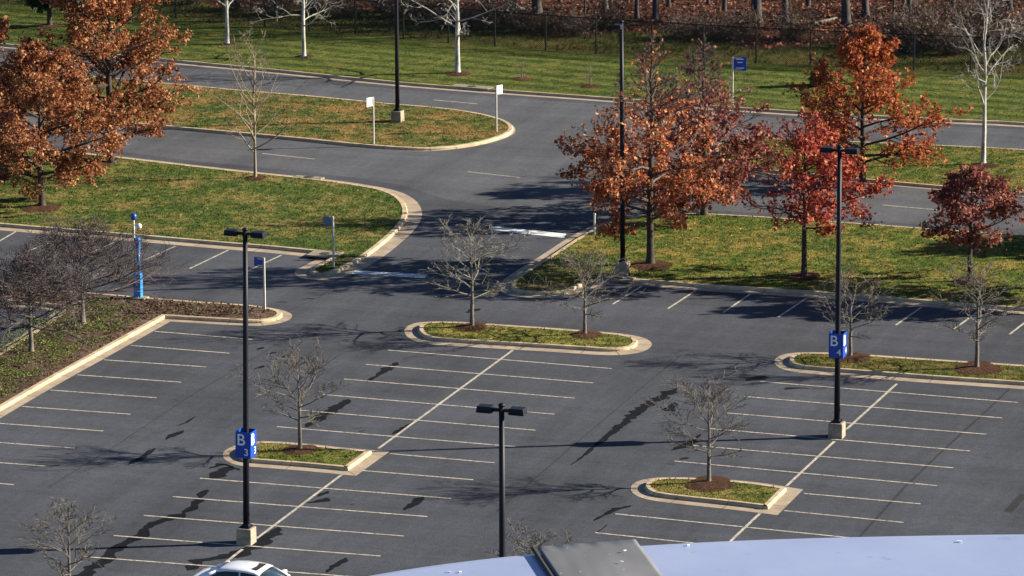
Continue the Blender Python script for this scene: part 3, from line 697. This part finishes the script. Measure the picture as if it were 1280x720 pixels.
# shift phase so a post meets x=697
def npx(q): return proj(Vector((q.x,q.y,.13)))[0]
vis_posts=[q for q in posts if -250<npx(q)<1500]
mesh_b=MB(); rail=MB()
for i in range(len(posts)-1):
    a=Vector((posts[i].x,posts[i].y,0))-o0; c=Vector((posts[i+1].x,posts[i+1].y,0))-o0; a.z=c.z=0
    mesh_b.quad(a+Vector((0,0,.03)),c+Vector((0,0,.03)),c+Vector((0,0,FH)),a+Vector((0,0,FH)))
    rail.tube([a+Vector((0,0,FH)),c+Vector((0,0,FH))],[.032,.032],5,False)
mesh_b.build('wire_mesh',M_wire,fr); rail.build('top_rail',M_fence,fr)
pm=MB(); pm.tube([Vector((0,0,0)),Vector((0,0,FH+.06)),Vector((0,0,FH+.12))],[.055,.055,.02],6); pme=pm.mesh('post'); pme.materials.append(M_fence)
for q in vis_posts[:98]:
    o=link('post',pme,None,fr); o.location=Vector((q.x,q.y,.13))-o0

# ------------------------------------------------------------------ lamp posts
def text_mesh(s,size,loc,rot):
    cu=bpy.data.curves.new('txt','FONT'); cu.body=s; cu.size=size; cu.extrude=.004; cu.align_x='CENTER'; cu.align_y='CENTER'; cu.offset=.008*size
    o=bpy.data.objects.new('txt',cu); COL.objects.link(o); bpy.context.view_layer.update()
    me=bpy.data.meshes.new_from_object(o.evaluated_get(bpy.context.evaluated_depsgraph_get())); bpy.data.objects.remove(o); bpy.data.curves.remove(cu)
    me.transform(Matrix.Translation(loc)@rot.to_4x4()); return me
def lettering(name,items,m,parent):
    bm=bmesh.new()
    for it in items: 
        me=text_mesh(*it); bm.from_mesh(me); bpy.data.meshes.remove(me)
    me=bpy.data.meshes.new(name); bm.to_mesh(me); bm.free(); return link(name,me,m,parent)
def lamp_post(x,y,label,heads=2,arm_dir=0.0,H=12.0,sign=None,z=0,tilt=(0,0),base=None,group='tall black lamp posts'):
    p=base if base is not None else G(x,y,z); t=empty('lamp_post',(p.x,p.y,z),label,'lamp post',group)
    t.rotation_euler=(tilt[0],tilt[1],0)
    b=MB(); b.box((0,0,.28),(.60,.60,.68),0,.97); b.build('concrete_base',M_pedestal,t,bevel=.03)
    b=MB(); b.box((0,0,.645),(.38,.38,.04)); b.box((0,0,.71),(.28,.28,.12),0,.85)
    for sx in (-1,1):
        for sy2 in (-1,1): b.tube([Vector((sx*.15,sy2*.15,.66)),Vector((sx*.15,sy2*.15,.72))],[.02,.02],6)
    b.build('base_plate',M_pole,t)
    b=MB(); b.tube([Vector((0,0,.66)),Vector((0,0,4)),Vector((0,0,8)),Vector((0,0,H))],[.125,.113,.10,.088],12); b.tube([Vector((0,0,H)),Vector((0,0,H+.07)),Vector((0,0,H+.11))],[.11,.11,.05],10); b.build('pole',M_pole,t,True)
    b=MB(); b.box((.125,0,1.15),(.02,.10,.16)); b.build('hand_hole_cover',M_pole,t)
    for k in range(heads):
        a=arm_dir+math.pi*k; d=Vector((math.cos(a),math.sin(a),0))
        ar=MB(); ar.box(d*.20+Vector((0,0,H-.12)),(.24,.09,.10),a); am=ar.build('arm',M_pole,t)
        hd=MB(); hd.box(d*.53+Vector((0,0,H-.08)),(.50,.40,.15),a,.94); hd.box(d*.53+Vector((0,0,H-.18)),(.52,.42,.06),a); ho=hd.build('lamp_head',M_pole,t,bevel=.02)
        ls=MB(); ls.box(d*.54+Vector((0,0,H-.218)),(.40,.30,.02),a); ls.build('lens',M_lens,ho)
    if sign:
        zc=3.88; w=.60; h=1.0; th=.012
        b=MB()
        for k,(nx,ny) in enumerate(((0,-1),(1,0),(0,1),(-1,0))):
            b.box((nx*(w/2-th/2),ny*(w/2-th/2),zc),(w-(2*th+.004 if ny else 0) if ny else th, th if ny else w, h))
        so_=b.build('sign_box',M_blue,t)
        b=MB(); 
        for zz in (zc-.3,zc+.3):
            b.box((0,0,zz),(w-.03,.03,.03)); b.box((0,0,zz+.04),(.03,w-.03,.03))
        b.build('bracket',M_pole,so_)
        big,small=sign
        for k,(nx,ny) in enumerate(((0,-1),(1,0),(0,1),(-1,0))):
            n=Vector((nx,ny,0)); rt=Vector((-ny,nx,0)); u=Vector((0,0,1))
            rot=Matrix((rt,u,n)).transposed()
            c=n*(w/2+.005)+Vector((0,0,zc))
            lettering('lettering',[(big,.62,c-rt*.08+u*.18,rot),(small,.38,c+rt*.13-u*.28,rot)],M_letter,so_)
    return t
# leans: the photograph's poles stand vertical in the picture within a degree
lamp_post(308,679,'tall black twin-head lamp post with the blue B 3 box, behind the white car',2,0,sign=('B','3'),tilt=(0,R(.85)))
lamp_post(1046,546,'tall black twin-head lamp post with the blue B 4 box, at right',2,0,sign=('B','4'),tilt=(0,R(-.15)))
pm3=G(627,508,12.0); lamp_post(0,0,'black twin-head lamp post in front, its foot hidden by the white roof edge',2,0,base=Vector((pm3.x,pm3.y,0)))
lamp_post(778.5,343,'tall black single-head lamp post beside the large orange oak on the right lawn',1,R(-90),z=.12,tilt=(0,R(-.4)))
lamp_post(497,152,'tall black lamp post on the grass median, its top cut off by the picture',2,R(0),z=.12)
# faint seconds outside the frame are not built

# ------------------------------------------------------------------ signs
def sign_post(x,y,topy,label,plate,pm_,face=R(0),kind='rect',side=1,off=.0):
    p=G(x,y,.13); H=height(p,topy); t=empty('sign_post',(p.x,p.y,.12),label,'sign',rz=0)
    b=MB(); b.box((0,0,H/2),(.085,.085,H)); b.build('post',M_post,t,bevel=.008)
    w,h=plate; a=face
    rot=Matrix.Rotation(a,3,'Z'); cx=rot@Vector((side*(w/2+.05),0,0))
    if kind=='oct':
        b=MB(); c=Vector((0,0,H-h/2))+cx; rt=rot@Vector((1,0,0)); nn=rot@Vector((0,1,0)); i0=0
        for sgn_ in (-1,1):
            for k in range(8):
                an=R(22.5+45*k); b.v.append(c+rt*(w/2*1.08*math.cos(an))+Vector((0,0,h/2*1.08*math.sin(an)))+nn*.012*sgn_)
        b.f=[tuple(range(7,-1,-1)),tuple(range(8,16))]+[(k,(k+1)%8,8+(k+1)%8,8+k) for k in range(8)]
        sp_=b.build('sign_plate',pm_,t)
        b=MB(); 
        for zz in (.18,-.18): b.box(c*1.0-nn*.035+Vector((0,0,zz)),(w*.8,.03,.05),a)
        b.build('bracket',M_greysign,sp_)
    else:
        b=MB(); b.box(Vector((0,0,H-h/2))+cx,(w,.03,h),a); sp_=b.build('sign_plate',pm_,t,bevel=.006)
        b=MB(); b.box(Vector((0,0,H-.06))+cx*.6-(rot@Vector((0,.03,0))),(w*.7,.03,.05),a); b.box(Vector((0,0,H-h+.06))+cx*.6-(rot@Vector((0,.03,0))),(w*.7,.03,.05),a); b.build('bracket',M_post,sp_)
    return t
sign_post(467,180,121,'white signboard on a grey post in the median, left of the lamp post',(.42,.50),M_white,R(62),side=-1)
sign_post(620.5,165,107,'white signboard on a post at the rounded right end of the median',(.42,.50),M_white,R(62),side=1)
sign_post(417,334,270.5,'back of a round-looking grey sign at the tip of the left lawn',(.48,.46),M_greysign,R(-5),'oct',-1)
sign_post(331,388,322,'small blue sign on a white post at the planter tip',(.45,.42),M_blue,R(-5),side=-1)
t=sign_post(915.5,132,71,'blue sign on a pale post by the far road, above the half-bare oak',(.72,.78),M_blue,R(12),side=1)
ch=[c for c in t.children if c.name.startswith('sign_plate')][0]
b=MB(); rot=Matrix.Rotation(R(12),3,'Z'); Hs=height(G(915.5,132,.13),71)
for zz,ww in ((.12,.42),(.30,.30),(.62,.46)): b.box(rot@Vector((.41,-.020,0))+Vector((0,0,Hs-zz)),(ww,.006,.05),R(12))
b.build('pale_markings',M_letter,ch)
p=G(743,293,.13); o=empty('short_post',(p.x,p.y,.12),'short grey post at the bend of the kerb behind the single-head lamp post','post'); b=MB(); b.box((0,0,.5),(.08,.08,1.0)); b.build('post_body',M_post,o); b=MB(); b.box((0,0,1.03),(.13,.10,.08),0,.6); b.build('cap',M_post,o)

# ------------------------------------------------------------------ emergency phone tower
p=G(173,373,.13); t=empty('emergency_phone',(p.x,p.y,.13),'bright blue emergency phone tower with camera, at the planter edge','emergency phone')
b=MB(); b.box((.05,-.02,.03),(.75,.6,.10)); b.build('concrete_base',M_slab,t,bevel=.02)
b=MB(); b.box((0,0,.62),(.36,.30,1.12)); bd=b.build('pedestal',M_blue2,t,bevel=.02)
b=MB(); b.box((-.04,-.158,.78),(.24,.02,.34)); b.build('call_panel',M_navy,bd)
b=MB(); b.box((-.04,-.172,.80),(.10,.015,.12)); b.build('button_plate',M_white,bd)
b=MB(); b.tube([Vector((.05,0,1.18)),Vector((.05,0,2.4))],[.085,.085],12); b.build('column',M_blue2,t,True)
b=MB(); b.box((.0,0,2.62),(.28,.24,.50)); bx_=b.build('cabinet',M_blue2,t,bevel=.02)
b=MB(); b.box((0,-.127,2.62),(.18,.012,.36)); b.build('cabinet_door',M_navy,bx_)
b=MB(); b.tube([Vector((-.14,0,1.4)),Vector((-.14,0,3.7))],[.045,.04],8); b.build('mast',M_post,t,True)
b=MB(); b.tube([Vector((-.14,0,3.45)),Vector((.10,-.05,3.50))],[.03,.03],6); am=b.build('camera_arm',M_white,t)
bm=bmesh.new(); bmesh.ops.create_uvsphere(bm,u_segments=16,v_segments=10,radius=.13); bm.transform(Matrix.Translation((.14,-.05,3.42))); me=bpy.data.meshes.new('camera_dome'); bm.to_mesh(me); bm.free(); link('camera_dome',me,M_white,am)
b=MB(); b.tube([Vector((-.14,0,3.7)),Vector((-.14,0,3.74)),Vector((-.14,0,3.93)),Vector((-.14,0,4.0))],[.09,.14,.13,.05],12); b.build('beacon',M_navy,t,True)

# ------------------------------------------------------------------ car
def car(px,py):
    p=G(px,py,1.42); yaw=R(-2)
    t=empty('parked_car',(p.x,p.y,0),'white sedan with dark sunroof parked by the B 3 lamp post','car',rz=yaw)
    # lofted lower body; x forward
    secs=[(-2.28,.62,.45,.80),(-2.20,.80,.30,.98),(-1.75,.88,.22,1.06),(-1.0,.905,.20,1.02),(0,.91,.20,.98),(.9,.905,.20,.96),(1.35,.89,.21,.93),(1.9,.84,.24,.84),(2.22,.72,.32,.70),(2.33,.52,.42,.60)]
    b=MB(); k=14
    for x,w,z0,z1 in secs:
        prof=[(-.80,z0),(-.97,z0+.06),(-1.0,(z0+z1)*.5-.05),(-.985,z1-.16),(-.93,z1-.05),(-.80,z1),(-.35,z1+.02),(.35,z1+.02),(.80,z1),(.93,z1-.05),(.985,z1-.16),(1.0,(z0+z1)*.5-.05),(.97,z0+.06),(.80,z0)]
        for yy,zz in prof: b.v.append(Vector((x,yy*w,zz)))
    n=len(secs)
    for i in range(n-1):
        for j in range(k): a=i*k+j; c=i*k+(j+1)%k; b.f.append((a,c,c+k,a+k))
    b.f.append(tuple(range(k))[::-1]); b.f.append(tuple((n-1)*k+j for j in range(k)))
    o=b.build('body',M_car,t,True); m=o.modifiers.new('s','SUBSURF'); m.levels=m.render_levels=2
    # cabin glass volume
    cab=[(-1.62,.62,.98,1.02),(-1.15,.62,.98,1.30),(-.75,.60,.98,1.385),(0,.61,.98,1.40),(.45,.62,.98,1.33),(1.12,.66,.93,.96)]
    def loft(cab,inset,zadd,name,m_,parent,x0=0,x1=99,sub=1,bot=True):
        b=MB(); k=8
        for x,w,z0,z1 in cab:
            w2=.80
            prof=[(-w2,z0),(-w2*.985,z0+.02),(-w,z1-.06),(-w*.9,z1),(w*.9,z1),(w,z1-.06),(w2*.985,z0+.02),(w2,z0)]
            for yy,zz in prof: b.v.append(Vector((x,yy+math.copysign(inset,yy),zz+zadd)))
        n=len(cab)
        for i in range(n-1):
            for j in range(k-1): a=i*k+j; b.f.append((a,a+1,a+1+k,a+k))
        b.f.append(tuple(range(k))[::-1]); b.f.append(tuple((n-1)*k+j for j in range(k)))
        return b.build(name,m_,parent,True)
    g=loft(cab,0,0,'window_glass',M_glass,t)
    # roof panel (thin shell above glass)
    b=MB(); xs=[-1.18,-1.0,-.75,-.4,0,.35,.55]; zs=[1.315,1.36,1.405,1.425,1.42,1.385,1.34]; ws=[.58,.61,.62,.63,.63,.63,.62]
    ys=(-1,-.93,-.6,0,.6,.93,1); dz=(-.07,-.02,.005,.012,.005,-.02,-.07)
    for x,z,w in zip(xs,zs,ws):
        for yy,dd in zip(ys,dz): b.v.append(Vector((x,yy*w,z+dd)))
    for i in range(len(xs)-1):
        for j in range(6): a=i*7+j; b.f.append((a,a+1,a+8,a+7))
    ro=b.build('roof',M_car,t,True); s=ro.modifiers.new('t','SOLIDIFY'); s.thickness=.03; s.offset=-1
    b=MB(); b.box((.12,0,1.438),(.56,.80,.012)); b.build('sunroof',M_tyre,ro)
    # pillars
    for sgn_ in (-1,1):
        for pa,pb,ra,rb_ in (((.52,.61,1.29),(1.14,.76,.96),.035,.04),((-1.14,.60,1.28),(-1.68,.76,1.02),.07,.10),((-.2,.635,1.36),(-.15,.80,.98),.03,.03)):
            pl=MB(); pl.tube([Vector((pa[0],sgn_*pa[1],pa[2])),Vector((pb[0],sgn_*pb[1],pb[2]))],[ra,rb_],6); pl.build('pillar',M_car,t,True)
        mi=MB(); mi.box((.82,sgn_*1.0,1.02),(.14,.20,.14)); mi.box((.84,sgn_*.90,.98),(.06,.12,.04)); mi.build('wing_mirror',M_white,t,bevel=.03)
        hl=MB(); hl.box((2.14,sgn_*.62,.68),(.26,.26,.12)); hl.build('headlight',M_lampclear,t,bevel=.03)
        tl=MB(); tl.box((-2.2,sgn_*.64,.86),(.14,.30,.14)); tl.build('tail_light',M_lampred,t,bevel=.03)
        for wx in (-1.38,1.42):
            w=MB(); c=Vector((wx,sgn_*.80,.33)); w.tube([c+Vector((0,-.11,0)),c+Vector((0,-.09,0)),c+Vector((0,.09,0)),c+Vector((0,.11,0))],[.29,.33,.33,.29],24); wo=w.build('wheel',M_tyre,t,True)
            w=MB(); w.tube([c+Vector((0,sgn_*.105,0)),c+Vector((0,sgn_*.12,0))],[.21,.19],10); w.build('rim',M_rim,wo)
    b=MB(); b.box((2.3,0,.5),(.06,.8,.14)); b.build('grille',M_tyre,t)
car(315,708)

# ------------------------------------------------------------------ grass tufts, leaves, ground cover
def inside_mask(X,Y,poly):
    n=len(poly); res=np.zeros(len(X),bool); px=np.array([q.x for q in poly]); py=np.array([q.y for q in poly])
    for i in range(n):
        j=i-1; c=((py[i]>Y)!=(py[j]>Y))&(X<(px[j]-px[i])*(Y-py[i])/(py[j]-py[i]+1e-12)+px[i]); res^=c
    return res
_f=np.array(FW);_r=np.array(RT);_u=np.array(UP)
def in_view(X,Y,pad=60):
    d=np.stack([X,Y,np.full_like(X,-CH)],1); w=d@_f; x=640+F*(d@_r)/w; y=360-F*(d@_u)/w
    return (x>-pad)&(x<1280+pad)&(y>-pad)&(y<720+pad)
def scatter_pts(poly,dens,seed,clump=0,pad=60):
    rs_=np.random.RandomState(seed); xs=[q.x for q in poly]; ys=[q.y for q in poly]
    x0,x1,y0,y1=max(min(xs),-140),min(max(xs),0),max(min(ys),120),min(max(ys),310)
    n=int((x1-x0)*(y1-y0)*dens); X=rs_.uniform(x0,x1,n); Y=rs_.uniform(y0,y1,n)
    k=in_view(X,Y,pad); X,Y=X[k],Y[k]; k=inside_mask(X,Y,poly); X,Y=X[k],Y[k]
    if clump:
        v=np.array([noise.noise(Vector((a*clump,b_*clump,seed*.37))) for a,b_ in zip(X,Y)]); k=v>rs_.uniform(-.45,.25,len(v)); X,Y=X[k],Y[k]
    return X,Y,rs_
_bm={}
def blade_mat(gm):
    if gm.name in _bm: return _bm[gm.name]
    m=gm.copy(); m.name=gm.name+'_blades'; q=NB(m); c=q.b.inputs['Base Color'].links[0].from_socket
    tr=q.n('ShaderNodeBsdfTranslucent'); q.l(c,tr.inputs[0]); mx=q.n('ShaderNodeMixShader'); mx.inputs[0].default_value=.45
    q.l(q.b.outputs[0],mx.inputs[1]); q.l(tr.outputs[0],mx.inputs[2]); q.l(mx.outputs[0],q.out.inputs[0]); _bm[gm.name]=m; return m
def blades(name,poly,dens,h,w,m,seed,z=.135,clump=0,label=None):
    X,Y,rs_=scatter_pts(poly,dens,seed,clump); n=len(X)
    a=rs_.uniform(0,6.283,n); hh=h*rs_.uniform(.5,1.4,n); ww=w*rs_.uniform(.6,1.4,n); lx=rs_.normal(0,.6,n)*hh; ly=rs_.normal(0,.6,n)*hh
    V=np.empty((n,3,3)); V[:,0]=np.stack([X-np.cos(a)*ww,Y-np.sin(a)*ww,np.full(n,z)],1); V[:,1]=np.stack([X+np.cos(a)*ww,Y+np.sin(a)*ww,np.full(n,z)],1); V[:,2]=np.stack([X+lx,Y+ly,z+hh],1)
    me=bpy.data.meshes.new(name); me.vertices.add(3*n); me.vertices.foreach_set('co',V.reshape(-1)); me.loops.add(3*n); me.loops.foreach_set('vertex_index',np.arange(3*n,dtype=np.int32)); me.polygons.add(n); me.polygons.foreach_set('loop_start',np.arange(0,3*n,3,dtype=np.int32)); me.polygons.foreach_set('loop_total',np.full(n,3,dtype=np.int32)); me.update(); me.validate()
    o=link(name,me,m); tag(o,label,'grass',kind='stuff'); return o
def litter(name,poly,dens,size,m,seed,z=.15,clump=0,label=None,lift=.02,cat='leaves',pad=60):
    X,Y,rs_=scatter_pts(poly,dens,seed,clump,pad); n=len(X); C=np.stack([X,Y,z+lift*rs_.rand(n)],1)
    A=rs_.normal(0,1,(n,3)); A[:,2]*=.45; A/=np.linalg.norm(A,axis=1)[:,None]; Bv=rs_.normal(0,1,(n,3)); Bv[:,2]*=.45; Bv-=A*(A*Bv).sum(1)[:,None]; Bv/=np.linalg.norm(Bv,axis=1)[:,None]
    s=(size*rs_.uniform(.6,1.4,n))[:,None]
    V=np.stack([C-A*s*.5,C+Bv*s*.35,C+A*s*.5,C-Bv*s*.35],1).reshape(-1)
    me=bpy.data.meshes.new(name); me.vertices.add(4*n); me.vertices.foreach_set('co',V); me.loops.add(4*n); me.loops.foreach_set('vertex_index',np.arange(4*n,dtype=np.int32)); me.polygons.add(n); me.polygons.foreach_set('loop_start',np.arange(0,4*n,4,dtype=np.int32)); me.polygons.foreach_set('loop_total',np.full(n,4,dtype=np.int32)); me.update(); me.validate()
    o=link(name,me,m); tag(o,label,cat,kind='stuff'); return o
gl={'left_lawn':'rough tufted grass of the left lawn','median_left':'patchy tan and green grass of the left median','median_right':'mown green grass of the right median','right_lawn':'tufted grass of the right lawn','island_centre':'short grass of the central island','island_right':'short grass of the right island','island_lower_left':'short grass of the small island by the B 3 lamp post','island_lower_right':'short grass of the small lower right island','far_lawn':'striped mown grass of the far lawn','verge':'unmown brownish grass beyond the fence'}
for i,(nm,poly) in enumerate(LAWNS):
    if nm=='planter': continue
    gm=bpy.data.objects[nm].data.materials[0] if nm in bpy.data.objects else M_rough
    if nm=='far_lawn': blades('grass_tufts',poly,16,.055,.035,blade_mat(gm),i,label=gl[nm])
    elif nm=='verge': blades('grass_tufts',poly,16,.20,.05,blade_mat(M_rough),i,label=gl[nm])
    else: blades('grass_tufts',poly,50 if 'island' in nm else 40,.085,.030,blade_mat(gm),i,label=gl[nm],clump=0)
LD=dict(LAWNS)
litter('fallen_leaves',LD['median_left'],2.2,.12,M_lf_brown,41,clump=.35,label='brown leaves fallen over the left median')
litter('fallen_leaves',LD['right_lawn'],2.2,.12,M_lf_orange,42,clump=.25,label='orange leaves fallen over the right lawn')
litter('fallen_leaves',LD['left_lawn'],1.4,.12,M_lf_brown,43,clump=.2,label='brown leaves fallen over the left lawn')
litter('fallen_leaves',LD['planter'],26,.12,M_lf_scrub,44,label='brown leaf litter and mulch over the planter',lift=.06)
wf=vg+[Vector((60,330)),Vector((-160,330))]
litter('fallen_leaves',wf,20,.19,M_lf_litter,45,label='deep brown leaf litter over the woodland floor',lift=.10)
ivy=P([(-60,470),(-20,440),(30,405),(70,392),(110,372),(160,385),(175,402),(140,425),(100,447),(60,468),(20,492),(-40,530)])
litter('ivy_ground_cover',ivy,190,.08,M_lf_ivy,46,clump=.8,label='bright green ivy covering the ground under the two pale-trunked trees',lift=.09,cat='ground cover')
low=P([(170,379),(240,384),(300,388),(320,392),(300,400),(215,396),(190,402),(150,395)])
litter('low_shrubs',low,60,.12,M_lf_scrub,47,clump=.5,label='low reddish shrubs in the planter behind the stall kerb',lift=.25,cat='ground cover')

# ------------------------------------------------------------------ near roof edge
ZR=CH-3.3
edge_px=[(-900,1180),(-400,960),(-100,846),(150,778),(300,746),(420,722.5),(520,704.5),(640,690),(720,683),(800,677.5),(900,672),(1000,668.3),(1140,665),(1280,663),(1500,662.5),(1800,665),(2400,680)]
def PR(px,z=ZR): return [G(x,y,z) for x,y in px]
edge=chaikin([q.to_2d() for q in PR(edge_px)],3,False)
back=(-FW.to_2d()).normalized()
M_roof=mat('blue_white_metal',rough=.38,spec=.5); q=NB(M_roof)
q.b.inputs['Metallic'].default_value=.25
n1=q.noise(2.2,4,.55); dirt=q.noise(7,6,.85,q.pos((1,2.0,1))); c=q.ramp(n1,[(.3,(.32,.375,.56)),(.7,(.39,.45,.64))]); c=q.mix(q.ramp(dirt,[(.60,0.0),(.70,.6)]),c,(.17,.20,.30)); q.col(c); q.bump(n1,.15,.02)
M_flash=mat('grey_flashing',rough=.62,spec=.35); q=NB(M_flash)
n2=q.noise(3,4,.5,q.pos((1.6,.6,1)),.3); c=q.ramp(n2,[(.32,(.11,.113,.12)),(.55,(.145,.148,.155)),(.72,(.20,.20,.21))]); sp2=q.noise(40,2,.6); c=q.mix(q.ramp(sp2,[(.70,0.0),(.76,.8)]),c,(.5,.5,.5)); q.col(c); q.bump(n2,.2,.01)
bld=empty('building',(0,0,0),'near building whose curved blue-white metal roof edge crosses the foreground','building')
def v3z(p,z): return [Vector((a.x,a.y,z)) for a in p]
inner=[a+back*2.4 for a in edge]
e2=[a+back*.05 for a in edge]
cop=strip('coping',[v3z(edge,ZR-.35),v3z(edge,ZR-.03),v3z([a+back*.015 for a in edge],ZR-.006),v3z(e2,ZR),v3z(inner,ZR+.0),v3z(inner,ZR-.5)],M_roof,False); cop.parent=bld
for pl in cop.data.polygons: pl.use_smooth=False
# wall below and roof deck behind
M_wall=concrete_mat('building_wall',(.38,.34,.28),(.46,.42,.35),2)
w0=[a+back*.12 for a in edge]; xb=[Vector((w0[-1].x+2,-18)),Vector((w0[0].x-2,-18))]
foot=w0+xb
wl=strip('wall',[v3z(foot,-.02),v3z(foot,ZR-.34)],M_wall,True); wl.parent=bld
dk=sheet('roof_deck',[a+back*.5 for a in edge]+xb,ZR-.45,M_flash,kind=None); dk.parent=bld
# flashing strip lapped over the coping
def dens(a,b,n): return [a.lerp(b,i/n) for i in range(n+1)]
fa,fb=G(671.5,686.4,ZR+.003),G(794.5,677.4,ZR+.003); ga,gb=G(695,722,ZR+.003),G(828,722,ZR+.003)
da=(ga-fa).normalized(); db=(gb-fb).normalized()
b=MB(); NU,NV=26,40
for j in range(NV+1):
    for i in range(NU+1):
        u=i/NU; s_=j/NV*2.3
        p0_=fa.lerp(fb,u)+(da*(1-u)+db*u)*s_
        wz=.003*noise.noise(Vector((u*5,s_*2.2,4)))+.003*noise.noise(Vector((u*11+s_*3,s_*4,9)))
        if j==0: p0_+= -back.to_3d()*(.004+.008*noise.noise(Vector((u*9,0,0))))
        b.v.append(p0_+Vector((0,0,.006+max(-.0015,wz*.2))))
for j in range(NV):
    for i in range(NU): a=j*(NU+1)+i; b.f.append((a,a+NU+1,a+NU+2,a+1))
flo=b.build('flashing',M_flash,cop,True); s=flo.modifiers.new('t','SOLIDIFY'); s.thickness=.004; s.offset=-1
b=MB(); q0=fa-(fb-fa).normalized()*.012; b.tube([q0+Vector((0,0,.004)),q0+da*2.3+Vector((0,0,.004))],[.006,.006],5); b.build('joint_seal',M_tyre,cop)
b=MB()
for (sx,sy2,l) in ((781,693,.02),(1199,676,.03),(860,680.5,.02),(562,714,.02),(575,714,.018),(777,707,.02)):
    c_=G(sx,sy2,ZR+.004); b.box(c_+Vector((0,0,-.001 if sx not in(781,777) else .011)),(l*.4,l*.22,.002),random.random())
b.build('white_droppings',M_white,cop)

# ------------------------------------------------------------------ render settings
S.render.engine='CYCLES'
S.cycles.max_bounces=6; S.cycles.transparent_max_bounces=12
